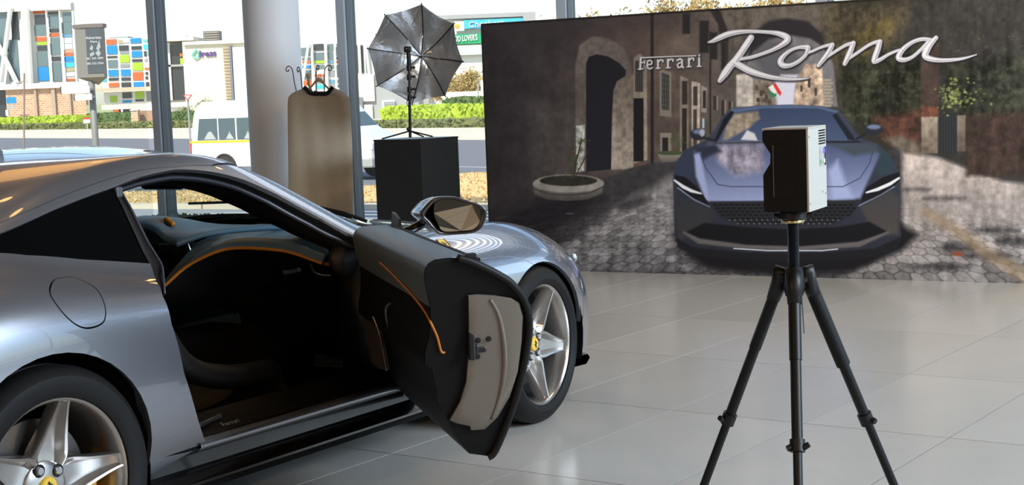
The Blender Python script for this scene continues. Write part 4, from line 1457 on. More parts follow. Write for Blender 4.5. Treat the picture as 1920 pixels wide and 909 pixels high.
for i in range(70):
    x, y = lv.uniform(1060, 1300), lv.uniform(400, 505)
    ell(x, y, lv.uniform(3, 9), lv.uniform(.8, 2), (168, 165, 164), n=9, op=.35, soft=1.2)
for x, y, rx, ry in ((1870, 432, 42, 7), (1905, 452, 40, 9), (1800, 462, 34, 9), (1770, 372, 40, 4), (1720, 355, 26, 3), (1850, 480, 46, 8), (1760, 500, 60, 6)):
    ell(x, y, rx, ry, (58, 56, 58), soft=5, op=.75, tex=1.5)
stroke([(1735, 398, 9), (1790, 430, 10), (1850, 475, 12), (1925, 520, 14)], (150, 126, 96), soft=6, op=.55)
ell(1795, 476, 10, 4, (134, 66, 44), soft=3)
# planters
shape([(998, 345), (1131, 340), (1128, 362), (1100, 374), (1064, 377), (1025, 374), (1002, 364)], (128, 122, 116), soft=1.5, c2=(74, 70, 68), tex=.3)
ell(1065, 344, 67, 17, (146, 141, 136), soft=1.2, tex=.3)
line([(999, 354), (1030, 364), (1066, 366), (1105, 362), (1130, 350)], 1.2, (66, 62, 62))
ell(1065, 339, 54, 10, (48, 48, 40), soft=1.2, tex=1.0)
for i in range(60):
    t = lv.random()
    x, y = 1072 + 34 * (t - .2) * lv.uniform(.2, 1) + lv.normal(0, 5), 332 - 75 * t
    ell(x, y, lv.uniform(1.5, 4), lv.uniform(1.2, 3), (lv.uniform(60, 96), lv.uniform(66, 100), 58), n=7, op=.7)
line([(1074, 335), (1080, 300), (1090, 262)], 1.2, (58, 48, 42))
line([(1076, 335), (1094, 300), (1104, 280)], 1.0, (58, 48, 42))
shape([(1231, 286), (1282, 285), (1278, 302), (1240, 305)], (150, 144, 136), soft=1.2, c2=(98, 92, 88))
ell(1256, 287, 26, 4, (70, 78, 56), soft=1)
for i in range(26):
    ell(1268 + lv.normal(0, 7), 268 + lv.normal(0, 9), lv.uniform(1.5, 3.5), lv.uniform(1.5, 3), (72, 84, 56), n=7, op=.7)
# right side walls, gate, shrub
shape([(1635, 220), (1726, 205), (1726, 278), (1690, 272), (1650, 262)], (80, 54, 45), soft=9, tex=1.0)
shape([(1655, 260), (1690, 255), (1726, 272), (1726, 292), (1690, 284)], (104, 94, 84), soft=5, tex=.8)
shape([(1726, 90), (1760, 80), (1760, 220), (1726, 220)], (66, 54, 50), soft=2, tex=.5)
rectf(1727, 200, 1759, 222, (96, 62, 48), soft=3, tex=1)
rectf(1727, 219, 1758, 288, (146, 134, 120), soft=1.2, tex=.7, c2=(104, 92, 80))
rectf(1760, 216, 1794, 290, (48, 52, 54), soft=1.2)
for i in range(7):
    line([(1763 + 5 * i, 212), (1763 + 5 * i, 288)], .9, (34, 36, 38))
rectf(1794, 216, 1810, 284, (132, 120, 108), soft=1.2, tex=.5, c2=(92, 80, 72))
rectf(1812, 216, 2300, 330, (62, 50, 44), soft=5, tex=.8)
shape([(1850, 212), (2300, 206), (2300, 310), (1856, 286)], (60, 46, 42), soft=10, tex=1.0, op=.8)
for i in range(120):
    x, y = 1792 + lv.normal(0, 17), 182 + lv.normal(0, 14)
    g = lv.uniform(.6, 1.25)
    ell(x, y, lv.uniform(1.5, 4), lv.uniform(1.2, 3.2), (132 * g, 142 * g, 84 * g), n=7, op=.75)
# ---- the coupe on the print
shape([(1262, 440), (1290, 478), (1330, 502), (1450, 516), (1600, 508), (1690, 470), (1720, 440), (1688, 420)], (22, 21, 25), soft=7)
BODYP = [(1261, 338), (1266, 306), (1284, 280), (1320, 264), (1338, 246), (1352, 220), (1368, 204), (1420, 198), (1480, 196), (1540, 199), (1570, 206), (1592, 230), (1612, 258), (1645, 270), (1668, 290), (1682, 318), (1688, 360), (1685, 410), (1690, 440), (1682, 464), (1640, 480), (1500, 488), (1380, 484), (1300, 477), (1272, 462), (1264, 440), (1263, 390)]
shape(BODYP, (62, 66, 84), soft=1, c2=(40, 42, 52))
shape([(1368, 205), (1420, 199), (1480, 197), (1540, 200), (1572, 208), (1565, 214), (1480, 204), (1400, 208), (1372, 214)], (84, 100, 132), soft=1.5)
shape([(1356, 240), (1374, 212), (1430, 203), (1530, 203), (1568, 212), (1600, 256), (1604, 264), (1345, 268)], (54, 66, 94), soft=1.2, c2=(74, 86, 114))
shape([(1360, 238), (1376, 214), (1420, 208), (1424, 222), (1404, 240), (1362, 262), (1354, 262)], (150, 134, 112), soft=3, tex=.8, op=.85)
shape([(1388, 262), (1400, 244), (1414, 250), (1420, 264)], (206, 204, 210), soft=1.5)
shape([(1568, 212), (1600, 256), (1604, 264), (1590, 262), (1560, 216)], (30, 34, 46), soft=1.2)
shape([(1345, 262), (1338, 266), (1356, 222), (1370, 208), (1376, 210), (1360, 236)], (24, 26, 34), soft=1)
line([(1338, 269), (1480, 266), (1610, 266)], 1.5, (28, 30, 38))
shape([(1300, 282), (1328, 271), (1480, 268), (1625, 271), (1650, 288), (1636, 320), (1612, 372), (1480, 380), (1328, 378), (1312, 330)], (72, 82, 114), soft=3, c2=(148, 158, 198))
shape([(1330, 272), (1430, 270), (1430, 320), (1380, 330), (1345, 300)], (168, 156, 166), soft=8, tex=1.0, op=.75)
shape([(1300, 278), (1340, 270), (1352, 284), (1330, 292), (1318, 300)], (44, 48, 62), soft=4)
shape([(1560, 272), (1640, 270), (1648, 284), (1600, 292)], (64, 74, 80), soft=5)
shape([(1552, 320), (1570, 300), (1584, 340), (1600, 372), (1560, 376)], (160, 172, 212), soft=6)
shape([(1300, 290), (1312, 286), (1330, 378), (1322, 376), (1304, 330)], (156, 166, 206), soft=3)
shape([(1262, 330), (1268, 302), (1296, 280), (1300, 300), (1296, 336), (1270, 334)], (52, 58, 78), soft=3)
shape([(1648, 276), (1668, 292), (1680, 322), (1650, 330), (1640, 318), (1652, 300)], (46, 62, 72), soft=4)
line([(1312, 288), (1322, 314), (1345, 346), (1370, 350), (1580, 350), (1612, 334), (1630, 306), (1636, 284)], .8, (58, 62, 84))
shape([(1263, 328), (1284, 332), (1308, 352), (1326, 378), (1330, 386), (1300, 374), (1270, 354)], (22, 22, 27), soft=1.0)
stroke([(1264, 338, 1.6), (1280, 350, 3.2), (1296, 358, 3.0), (1314, 363, 1.4)], (224, 226, 232), soft=.8)
line([(1270, 352), (1300, 374), (1330, 388)], 1.2, (128, 140, 160))
shape([(1612, 380), (1624, 352), (1655, 332), (1687, 322), (1685, 340), (1668, 356), (1640, 370)], (22, 22, 27), soft=1.0)
stroke([(1624, 361, 1.6), (1645, 355, 3.2), (1668, 345, 3.2), (1685, 334, 2.0)], (224, 226, 232), soft=.8)
line([(1610, 386), (1650, 366), (1676, 350)], 1.2, (128, 140, 160))
shape([(1272, 360), (1300, 378), (1330, 390), (1335, 420), (1300, 440), (1272, 450), (1264, 400)], (46, 50, 58), soft=4, c2=(58, 56, 56))
shape([(1612, 388), (1670, 356), (1686, 370), (1684, 440), (1660, 440), (1630, 424)], (62, 62, 66), soft=4, c2=(74, 68, 64))
shape([(1326, 378), (1480, 376), (1614, 376), (1596, 404), (1560, 424), (1390, 424), (1348, 408)], (40, 42, 48), soft=1.5)
for r in range(6):
    for c_ in range(26):
        x = 1340 + 10.2 * c_ + 5 * (r % 2)
        y = 384 + 6.4 * r
        if inside(np.array([[x, y]]), np.array([(1330, 380), (1608, 378), (1592, 404), (1556, 421), (1394, 421), (1352, 406)]))[0]:
            rectf(x - 3.6, y - 1.8, x + 3.6, y + 1.8, (20, 20, 24), soft=.7)
            if r >= 4:
                rectf(x - 4, y + 2.2, x - 2.6, y + 4.4, (150, 150, 158), soft=.6)
shape([(1284, 436), (1320, 418), (1400, 426), (1480, 430), (1570, 426), (1630, 416), (1662, 434), (1620, 456), (1480, 464), (1330, 458)], (19, 19, 23), soft=2)
stroke([(1282, 436, 2), (1310, 452, 5), (1400, 463, 4), (1500, 466, 4), (1610, 458, 5), (1664, 436, 2)], (98, 94, 94), soft=2)
line([(1375, 466), (1440, 470), (1540, 470), (1570, 467)], 1.0, (206, 212, 222))
shape([(1266, 446), (1300, 464), (1400, 474), (1540, 474), (1640, 466), (1688, 444), (1682, 466), (1640, 482), (1500, 490), (1380, 486), (1300, 479), (1272, 464)], (26, 26, 31), soft=1.5)
for cx, cy, rx, ry in ((1308, 252, 15, 11), (1637, 243, 18, 11)):
    ell(cx, cy, rx, ry, (40, 44, 54), soft=1)
    ell(cx + 1, cy - 5, rx * .7, ry * .4, (108, 122, 150), soft=2)
ell(1316, 249, 5, 7, (170, 172, 190), soft=2)
line([(1318, 258), (1342, 264)], 2.0, (34, 36, 44))
line([(1624, 250), (1606, 260)], 2.0, (34, 36, 44))
# ---- chrome script lettering
q_ = lambda L: [(1300 + x / 3.0306, y / 3.0306, w / 3.0306) for x, y, w in L]
SCRIPT = [
    [(325, 214, 17), (300, 252, 18), (268, 300, 18), (235, 345, 19), (205, 378, 20), (175, 420, 20), (148, 458, 12)],
    [(82, 240, 3), (110, 232, 10), (150, 212, 15), (200, 192, 15), (260, 181, 12), (330, 178, 9), (420, 182, 9), (480, 190, 13), (525, 208, 17), (532, 228, 17), (500, 255, 13), (450, 282, 10), (390, 305, 9), (330, 324, 9), (285, 332, 8), (262, 338, 6)],
    [(225, 352, 16), (262, 372, 18), (310, 398, 18), (370, 420, 15), (440, 438, 12), (520, 448, 9), (600, 449, 6), (655, 444, 2)],
    [(648, 268, 14), (600, 268, 9), (550, 286, 9), (510, 318, 12), (492, 350, 16), (510, 372, 15), (552, 370, 11), (600, 345, 10), (638, 308, 10), (650, 272, 14)],
    [(640, 300, 7), (670, 292, 7), (710, 274, 7), (750, 260, 8), (785, 254, 10)],
    [(788, 254, 12), (770, 290, 13), (742, 330, 13), (708, 372, 10)],
    [(745, 330, 8), (780, 308, 8), (830, 276, 8), (870, 254, 9), (905, 246, 11)],
    [(908, 244, 12), (895, 280, 14), (878, 320, 15), (858, 362, 11)],
    [(885, 330, 8), (930, 300, 8), (985, 262, 8), (1025, 242, 9), (1055, 238, 12)],
    [(1058, 236, 13), (1046, 280, 15), (1030, 325, 15), (1026, 350, 12), (1060, 338, 10), (1105, 310, 8), (1150, 290, 7), (1175, 282, 6)],
    [(1345, 226, 10), (1300, 222, 10), (1250, 236, 10), (1200, 270, 12), (1172, 305, 14), (1165, 330, 15), (1195, 340, 12), (1240, 325, 9), (1285, 288, 9), (1325, 248, 10), (1345, 226, 10)],
    [(1378, 214, 11), (1345, 250, 16), (1322, 290, 18), (1316, 318, 17), (1345, 334, 14), (1400, 342, 11), (1470, 340, 9), (1540, 330, 6), (1608, 310, 2)],
]
SCRIPT = [[tuple(p) for p in catmull(q_(L), 4)] for L in SCRIPT]
for L in SCRIPT:
    stroke(L, (26, 24, 28), soft=2.0, grow=1.6, shift=(1.2, 2.0), op=.85)
for L in SCRIPT:
    stroke(L, (58, 56, 64), soft=.6, grow=1.0)
for L in SCRIPT:
    stroke(L, (200, 198, 204), soft=.6, grow=.2)
for L in SCRIPT:
    stroke(L, (132, 130, 138), soft=.5, grow=-2.6, shift=(.9, .9), op=.7)
    stroke(L, (232, 230, 234), soft=.5, grow=-3.0, shift=(-.6, -.6), op=.8)
# upright nameplate lettering with the long bar
f_ = lambda L, w: [(920 + x / 3.03, y / 3.03, w / 3.03) for x, y in L]
NAME = [f_([(850, 330), (847, 393)], 6), f_([(836, 393), (862, 391)], 3.5), f_([(848, 358), (872, 352)], 4), f_([(872, 344), (872, 362)], 3),
        f_([(1000 - 108, 368), (912, 364), (914, 350), (904, 342), (890, 347), (886, 366), (890, 386), (902, 392), (916, 384)], 4.5),
        f_([(948, 342), (948, 388)], 6), f_([(938, 389), (962, 387)], 3.5), f_([(948, 354), (962, 340), (976, 342), (976, 352)], 4.5),
        f_([(1005, 338), (1005, 384)], 6), f_([(995, 386), (1019, 384)], 3.5), f_([(1005, 350), (1019, 336), (1033, 338), (1033, 348)], 4.5),
        f_([(1058, 342), (1074, 334), (1085, 342), (1085, 374), (1092, 384)], 5.5), f_([(1085, 354), (1066, 358), (1058, 370), (1064, 384), (1076, 382), (1085, 370)], 4.5),
        f_([(1124, 332), (1124, 378)], 6), f_([(1114, 380), (1138, 378)], 3.5), f_([(1124, 344), (1138, 330), (1151, 332), (1151, 342)], 4.5),
        f_([(1182, 330), (1182, 376)], 6), f_([(1172, 378), (1194, 377)], 3.5), f_([(1183, 312), (1183, 316)], 5),
        f_([(850, 328), (1000, 322), (1164, 316)], 3.5), f_([(850, 328), (850, 340)], 5)]
for L in NAME:
    stroke(L, (24, 22, 24), soft=1.0, grow=.9, shift=(.8, 1.0), op=.8)
for L in NAME:
    stroke(L, (192, 190, 194), soft=.5)

ART *= (1 + .05 * (np.random.default_rng(8).random(len(A_)) - .5))[:, None]
PRINT_GAIN = 1.1
a = np.clip(ART * PRINT_GAIN, 0, 255) / 255
a = np.where(a <= .04045, a / 12.92, ((a + .055) / 1.055) ** 2.4)
me = bpy.data.meshes.new('printed_picture')
nv = NU * NV
me.vertices.add(nv)
co = np.zeros((nv, 3), np.float32)
co[:, 0], co[:, 1], co[:, 2] = uu.ravel(), 0.0, vv_.ravel()
co[:, 1] = .008 + .0
me.vertices.foreach_set('co', co.ravel())
i0 = (np.arange(NV - 1)[:, None] * NU + np.arange(NU - 1)[None]).ravel()
quads = np.stack([i0, i0 + 1, i0 + NU + 1, i0 + NU], 1).astype(np.int32)
me.loops.add(quads.size)
me.polygons.add(len(quads))
me.loops.foreach_set('vertex_index', quads.ravel())
me.polygons.foreach_set('loop_start', np.arange(0, quads.size, 4, dtype=np.int32))
me.update(calc_edges=True)
at_ = me.attributes.new('print_colour', 'FLOAT_COLOR', 'POINT')
at_.data.foreach_set('color', np.concatenate([a, np.ones((nv, 1))], 1).astype(np.float32).ravel())
pm = bpy.data.materials.new('printed_fabric')
pm.use_nodes = True
pn = pm.node_tree
an = pn.nodes.new('ShaderNodeAttribute')
an.attribute_name = 'print_colour'
pp = pn.nodes['Principled BSDF']
pp.inputs['Roughness'].default_value = .7
pp.inputs['Specular IOR Level'].default_value = .25
pn.links.new(an.outputs['Color'], pp.inputs['Base Color'])
me.materials.append(pm)
link(bpy.data.objects.new('printed_picture', me), backdrop)

# ------------------------------------------------------------------ scanner on its tripod
SX, SY = 0.905, 4.92
phi = math.radians(26)
# local frame of the scanner: x along the black side (left to right), y along the white back (going away)
scanner = thing('laser_scanner', 'white and black box shaped room scanner mounted on top of the black tripod', 'scanner', (SX + .012, SY, 1.018), -phi * 0)
cx_ = Vector((math.cos(phi), -math.sin(phi), 0))     # black side direction, towards its near right corner
cy_ = Vector((math.sin(phi), math.cos(phi), 0))      # white back direction
near = Vector((.0155, -.105, 0))                       # near vertical edge, from the scanner's base point
loc = lambda a, b, z: tuple(near + cx_ * a + cy_ * b + Vector((0, 0, z)))
M_body = mat('white_anodised_shell', (172, 170, 163), 0.5, .1, grain=.03, scale=200)
M_face = mat('black_satin_plate', (10, 9, 10), 0.6, spec=.2)
prof = [(0, .005), (-.005, .0), (-.135, .0), (-.142, .006), (-.142, .118), (-.118, .155), (-.116, .185), (-.139, .222), (-.142, .228), (-.142, .254), (-.136, .260), (-.005, .260), (0, .255)]
b = MB()
b.prism(prof, lambda a, z, d: loc(a, d, z), .006, .216)
b.build('scanner_body', M_face, scanner)
b = MB()
b.prism([(p[0] * .985 - .001, .002 + p[1] * .985) for p in prof], lambda a, z, d: loc(a, d, z), 0, .006)
b.build('side_plate', M_face, scanner)
b = MB()
b.prism([(-.100, .045), (-.040, .045), (-.034, .051), (-.034, .208), (-.040, .214), (-.100, .214), (-.106, .208), (-.106, .051)], lambda a, z, d: loc(a, d, z), -.0025, .001)
b.build('side_inset', M_face, scanner)
MB().tube([loc(-.1065, -.002, z) for z in (.048, .12, .212)], .0012, 6).build('inset_edge', M_alu, scanner)
# white back and top: folded sheet
b = MB()
b.prism([(.0, .0), (.222, .0), (.222, .262), (.0, .262)], lambda a, z, d: loc(d, a, z), 0.0, .006)
b.build('back_cover', M_body, scanner)
b = MB()
b.prism([(-.142, .0), (.006, .0), (.006, .222), (-.142, .222)], lambda a, c, z: loc(a, c, z), .2605, .266)
top = b.build('top_cover', M_body, scanner)
for r in range(6):
    for c in range(9):
        b = MB()
        b.box(0, .0062, 0, .0062, 0, .001)
        y0, z0 = .128 + .0094 * c, .206 + .0084 * r
        v1 = [loc(.0062 + p[2], y0 + p[0] + (.002 if r % 2 else 0), z0 + p[1] * .75) for p in b.v]
        obj('vent_slot', (v1, b.f), M_face, bpy.data.objects['back_cover'])
bc = bpy.data.objects['back_cover']
pnl = lambda n, y0, y1, z0, z1, d, m: obj(n, (lambda q: ([loc(.006 + p[2], p[0], p[1]) for p in q.v], q.f))(MB().box(y0, y1, z0, z1, 0, d)), m, bc)
pnl('port_panel', .135, .214, .135, .198, .001, mat('pale_grey_port_label', (150, 152, 150), 0.4))
pnl('port_strip', .196, .214, .137, .196, .0016, M_face)
pnl('green_label', .140, .160, .143, .156, .0018, mat('green_label_print', (92, 150, 84), 0.5))
pnl('warning_mark', .146, .156, .176, .186, .0018, mat('orange_label_print', (206, 140, 90), 0.5))
o = obj('status_light', (lambda q: ([loc(.007 + p[2], .186 + p[0], .184 + p[1]) for p in q.v], q.f))(MB().lathe([(0, .003), (.009, .002), (.010, 0)], 18)), mat('blue_status_light', (70, 60, 255), .3, emit=2.5), bc)
o = obj('power_button', (lambda q: ([loc(.007 + p[2], .186 + p[0], .152 + p[1]) for p in q.v], q.f))(MB().lathe([(0, .003), (.008, .003), (.009, 0)], 18)), mat('white_button', (205, 200, 196), .4), bc)
for y0, z0 in ((.012, .235), (.012, .025), (.170, .052), (.208, .045), (.213, .215)):
    obj('cover_screw', (lambda q: ([loc(.006 + p[2], y0 + p[0], z0 + p[1]) for p in q.v], q.f))(MB().lathe([(0, .0012), (.003, .0012), (.0036, 0)], 10)), M_dark_alu, bc)
# three lens windows on the front (far left) side
for z0 in (.06, .17, .215):
    q = MB().lathe([(0, -.002), (.016, -.002), (.020, .002)], 20)
    obj('lens_window', ([loc(-.142 + (.024 if .15 < z0 < .2 else 0) + p[2], .11 + p[0], z0 + p[1]) for p in q.v], q.f), M_tint, bpy.data.objects['scanner_body'])

tripod = thing('tripod', 'black three legged tripod carrying the room scanner on the bare tiles', 'tripod', (SX, SY, 0))
M_leg = mat('matt_black_tube', (8, 8, 10), 0.42, .0, grain=.1, scale=40, spec=.3)
M_joint = mat('black_cast_joint', (10, 10, 12), 0.45, spec=.35)
MB().lathe([(0, 1.018), (.045, 1.018), (.047, 1.008), (.047, .992), (.040, .988)], 28).build('head_plate', M_joint, tripod, auto=40)
MB().tube([(-.045, 0, 1.0), (-.062, 0, 1.0)], .009, 10).build('lock_knob', M_joint, tripod)
MB().tube([(.045, -.01, 1.0), (.058, -.012, 1.0)], .009, 10).build('lock_knob', M_joint, tripod)
MB().lathe([(.034, .988), (.037, .985), (.037, .980), (.034, .977)], 28).build('brass_ring', mat('pale_brass', (196, 178, 130), 0.25, .9), tripod, smooth=True)
MB().lathe([(.018, .98), (.018, .55), (.016, .545), (0, .545)], 22).build('centre_column', mat('dark_blue_black_tube', (22, 25, 34), 0.22, .7), tripod, auto=40)
b = MB()
b.lathe([(.019, .835), (.030, .825), (.034, .80), (.036, .77), (.028, .74), (.020, .735)], 24)
b.bbox(-.018, .018, -.046, -.02, .765, .815, .005)
b.build('shoulder', M_joint, tripod, auto=40)
MB().bbox(-.010, .010, -.052, -.046, .768, .800, .002).build('shoulder_badge', mat('copper_badge', (150, 112, 88), 0.35, .6), tripod)
MB().tube([(.020, -.02, .75), (.022, -.03, .66), (.024, -.03, .62)], .0022, 6).build('hook_cord', M_dark_alu, tripod)
for az in (-100.4, 139.6, 19.6):
    a = math.radians(az)
    dr = Vector((math.cos(a), math.sin(a), 0))
    P = lambda r, z: Vector((0, 0, z)) + dr * r
    t0, t1 = P(.048, .795), P(.395, .0)
    D = (t1 - t0)
    b = MB()
    b.tube([P(.02, .805), P(.05, .815), t0 + D * .02, t0 + D * .09], [.022, .029, .027, .022], 12)
    root = b.build('leg', M_joint, tripod, smooth=True)
    MB().tube([t0 + D * .02, t0 + D * .30], .0200 if az != 19.6 else .0205, 14).build('upper_tube', M_leg, root, smooth=False, auto=40)
    MB().tube([t0 + D * .28, t0 + D * .63], .0175, 14).build('middle_tube', M_leg, root, auto=40)
    MB().tube([t0 + D * .60, t0 + D * .985], .0145, 14).build('lower_tube', M_leg, root, auto=40)
    if az == 19.6:
        MB().tube([t0 + D * .07, t0 + D * .375], .0235, 14).build('foam_grip', M_rubber, root, auto=40)
    c = t0 + D * .615
    b = MB()
    b.tube([c - D * .025, c + D * .02], .024, 14)
    side_ = dr.cross(Vector((0, 0, 1)))
    b.tube([c + side_ * -.02 + dr * .01, c + side_ * -.036 + dr * .016 - D * .012], [.011, .009], 8)
    b.tube([c + side_ * .02 + dr * .01, c + side_ * .032 + dr * .012 + D * .006], [.011, .010], 8)
    b.build('leg_clamp', M_joint, root, auto=40)
    MB().ball(tuple(t1 + Vector((0, 0, .016)) - dr * .004), .016, 12).build('rubber_foot', M_rubber, root, smooth=True)
    # hinge lug over the shoulder
    MB().tube([P(.035, .80) + side_ * .02, P(.035, .80) - side_ * .02], .017, 12).build('hinge_lug', M_joint, root, auto=40)

# ------------------------------------------------------------------ black plinth with the light stand and umbrella on it
pa = math.radians(36)
K = Vector((-0.672, 11.800, 1.093))
d1, d2 = Vector((-math.cos(pa), math.sin(pa), 0)), Vector((math.sin(pa), math.cos(pa), 0))
S_ = .47
M_plinth = mat('black_plinth_laminate', (26, 26, 27), 0.5, grain=.12, scale=8)
plinth = thing('display_plinth', 'tall black box plinth standing between the garment cover and the backdrop', 'plinth', (K.x, K.y, 0))
PZ = K.z
b = MB()
b.prism([(0, 0), (S_, 0), (S_, S_), (0, S_)], lambda a, c, z: tuple(d1 * a + d2 * c + Vector((0, 0, z))), 0, PZ - .012)
b.build('plinth_body', M_plinth, plinth)
b = MB()
b.prism([(-.003, -.003), (S_ + .003, -.003), (S_ + .003, S_ + .003), (-.003, S_ + .003)], lambda a, c, z: tuple(d1 * a + d2 * c + Vector((0, 0, z))), PZ - .012, PZ)
b.build('plinth_top', mat('black_plinth_top', (36, 33, 32), 0.35), plinth)

pc = K + d1 * S_ * .5 + d2 * S_ * .5
b0 = Vector((-0.761, 12.000, 1.109))
stand = thing('light_stand', 'slim black light stand with clamps standing on the black plinth', 'light stand', (b0.x, b0.y, PZ))
zt = lambda p: Vector(p) - Vector((b0.x, b0.y, PZ))
top_ = zt((-0.740, 11.930, 1.727))
MB().tube([(0, 0, .01), tuple(top_ * .45)], .0115, 12).build('pole', M_joint, stand, auto=40)
MB().tube([tuple(top_ * .42), tuple(top_)], .0085, 12).build('upper_pole', M_joint, stand, auto=40)
for f, s_ in ((.50, .016), (.60, .017), (.75, .018), (.86, .019)):
    b = MB()
    c = top_ * f
    b.tube([c - Vector((0, 0, .022)), c + Vector((0, 0, .022))], s_, 12)
    b.tube([c, c + Vector((.036, -.012, .003))], [.008, .006], 8)
    b.ball(tuple(c + Vector((.040, -.012, .003))), .011, 8)
    b.build('clamp', M_joint, stand, auto=40)
b = MB()
b.tube([top_ * .86, top_, top_ + Vector((-.004, 0, .045))], [.016, .018, .014], 12)
b.bbox(top_.x - .034, top_.x + .022, top_.y - .03, top_.y + .02, top_.z + .03, top_.z + .078, .01)
b.build('umbrella_bracket', M_joint, stand, auto=40)
MB().tube(catmull([top_ * .55, top_ * .5 + Vector((-.02, -.01, -.03)), top_ * .42 + Vector((-.018, -.01, 0)), top_ * .36], 5), .003, 6).build('cord', M_joint, stand)
MB().ball((-.012, -.01, .075), .014, 8).build('base_knob', M_joint, stand)
for q in ((-0.979, 11.950, 1.094), (-0.592, 12.100, 1.104), (-0.666, 12.150, 1.101)):
    e = zt(q)
    e.z = .008
    MB().tube([(0, 0, .06), tuple(e * .5 + Vector((0, 0, .03))), tuple(e)], .006, 8).build('leg', M_joint, stand)

hub = Vector((-0.664, 12.320, 1.734))
rib_px = [(-0.631, 12.080, 2.130), (-0.388, 12.120, 1.972), (-0.330, 12.140, 1.676), (-0.479, 12.130, 1.413), (-0.739, 12.090, 1.361), (-1.005, 12.050, 1.512), (-1.060, 12.030, 1.803), (-0.917, 12.050, 2.057)]
umb = thing('photo_umbrella', 'open silver lined photo umbrella clamped to the black light stand', 'umbrella', hub)
tips = [Vector(p) - hub for p in rib_px]
axis = (sum(tips, Vector()) / 8).normalized()
M_silver = mat('crumpled_silver_fabric', (186, 188, 190), 0.30, 0.9, grain=.08, scale=14)
nt = M_silver.node_tree
wv = nt.nodes.new('ShaderNodeTexNoise')
wv.inputs['Scale'].default_value = 7
wv.inputs['Detail'].default_value = 3
wv.inputs['Distortion'].default_value = 1.2
tcn = nt.nodes.new('ShaderNodeTexCoord')
bpn = nt.nodes.new('ShaderNodeBump')
bpn.inputs['Strength'].default_value = .6
bpn.inputs['Distance'].default_value = .02
nt.links.new(tcn.outputs['Object'], wv.inputs['Vector'])
nt.links.new(wv.outputs['Fac'], bpn.inputs['Height'])
nt.links.new(bpn.outputs['Normal'], nt.nodes['Principled BSDF'].inputs['Normal'])


def rib_at(t, e):
    # rib bows away from the straight line towards the back
    return e * t - axis * (.075 * math.sin(PI * t) ** 1.0 * (1 - .25 * t))


for i in range(8):
    ea, eb = tips[i], tips[(i + 1) % 8]
    rows = []
    for r in range(13):
        t = r / 12
        pa_, pb_ = rib_at(t, ea), rib_at(t, eb)
        R = []
        for k in range(9):
            s = k / 8
            p = pa_.lerp(pb_, s)
            p += axis * (.020 * t * math.sin(PI * s)) - (p - axis * p.dot(axis)) * (.035 * t * t * math.sin(PI * s))
            R.append(p)
        rows.append(R)
    v1, f1 = loft(rows)
    obj('canopy_panel', (v1, f1), M_silver, umb, smooth=True)
    MB().tube([rib_at(r / 10, ea) + axis * .004 for r in range(11)], .0028, 6).build('rib', M_joint, umb, smooth=True)
    MB().ball(tuple(ea * 1.01), .006, 8).build('rib_tip', M_joint, umb)
MB().tube([-axis * .06, axis * .02], .010, 10).build('hub_cap', M_joint, umb)
br = Vector((b0.x, b0.y, PZ)) + top_ + Vector((-.004, -.005, .055)) - hub
MB().tube([Vector((0, 0, 0)), br, br * 1.12], .0045, 8).build('shaft', M_alu, umb)
for i in range(8):
    MB().tube([br * .35, rib_at(.42, tips[i]) + axis * .004], .0018, 5).build('stretcher', M_alu, umb)

# ------------------------------------------------------------------ coat stand, hanger and garment cover in front of the column
cs = Vector((-1.610, 13.050, 0.912))
M_wire = mat('dark_bronze_wire', (66, 62, 58), 0.4, .7)
coat = thing('coat_stand', 'wire coat stand with curled hooks and round wooden knob behind the garment cover', 'coat stand', (cs.x, cs.y, 0))
w2c_ = lambda p: Vector(p) - Vector((cs.x, cs.y, 0))
MB().tube([(0, 0, .03), (0, 0, 1.50)], .014, 12).build('pole', M_wire, coat, auto=40)
MB().lathe([(0, .03), (.20, .02), (.21, .0), (0, .0)], 32).build('base', M_wire, coat, auto=40)
for L in ([(-1.771, 13.060, 1.496), (-1.785, 13.060, 1.572), (-1.794, 13.060, 1.662), (-1.806, 13.060, 1.699), (-1.828, 13.060, 1.713), (-1.846, 13.060, 1.700), (-1.850, 13.060, 1.678), (-1.839, 13.060, 1.669), (-1.827, 13.060, 1.675), (-1.829, 13.060, 1.686)],
          [(-1.721, 13.060, 1.503), (-1.726, 13.060, 1.593), (-1.731, 13.060, 1.665), (-1.738, 13.060, 1.696), (-1.749, 13.060, 1.701), (-1.757, 13.060, 1.679), (-1.751, 13.060, 1.661), (-1.744, 13.060, 1.665), (-1.742, 13.060, 1.678)],
          [(-1.605, 13.060, 1.489), (-1.600, 13.060, 1.588), (-1.596, 13.060, 1.668), (-1.589, 13.060, 1.699), (-1.580, 13.060, 1.712), (-1.571, 13.060, 1.703), (-1.575, 13.060, 1.676), (-1.584, 13.060, 1.672), (-1.586, 13.060, 1.686)],
          [(-1.537, 13.060, 1.487), (-1.532, 13.060, 1.585), (-1.524, 13.060, 1.666), (-1.509, 13.060, 1.696), (-1.485, 13.060, 1.709), (-1.468, 13.060, 1.695), (-1.465, 13.060, 1.672), (-1.479, 13.060, 1.662), (-1.492, 13.060, 1.669), (-1.487, 13.060, 1.682)]):
    pts = catmull([w2c_(p) for p in L], 5)
    MB().tube([(0, 0, 1.30)] + [tuple(p) for p in pts], .0042, 8).build('curled_hook', M_wire, coat, smooth=True)
M_wood = mat('warm_beech_wood', (186, 160, 128), 0.5, grain=.15, scale=30)
k0, k1 = w2c_((-1.657, 13.000, 1.554)), w2c_((-1.658, 13.000, 1.625))
b = MB()
b.tube([(0, 0, 1.40), tuple(k0), tuple(k1)], [.008, .010, .012], 10)
b.ball(tuple(k1), .021, 16)
b.build('wooden_knob', M_wood, coat, smooth=True)

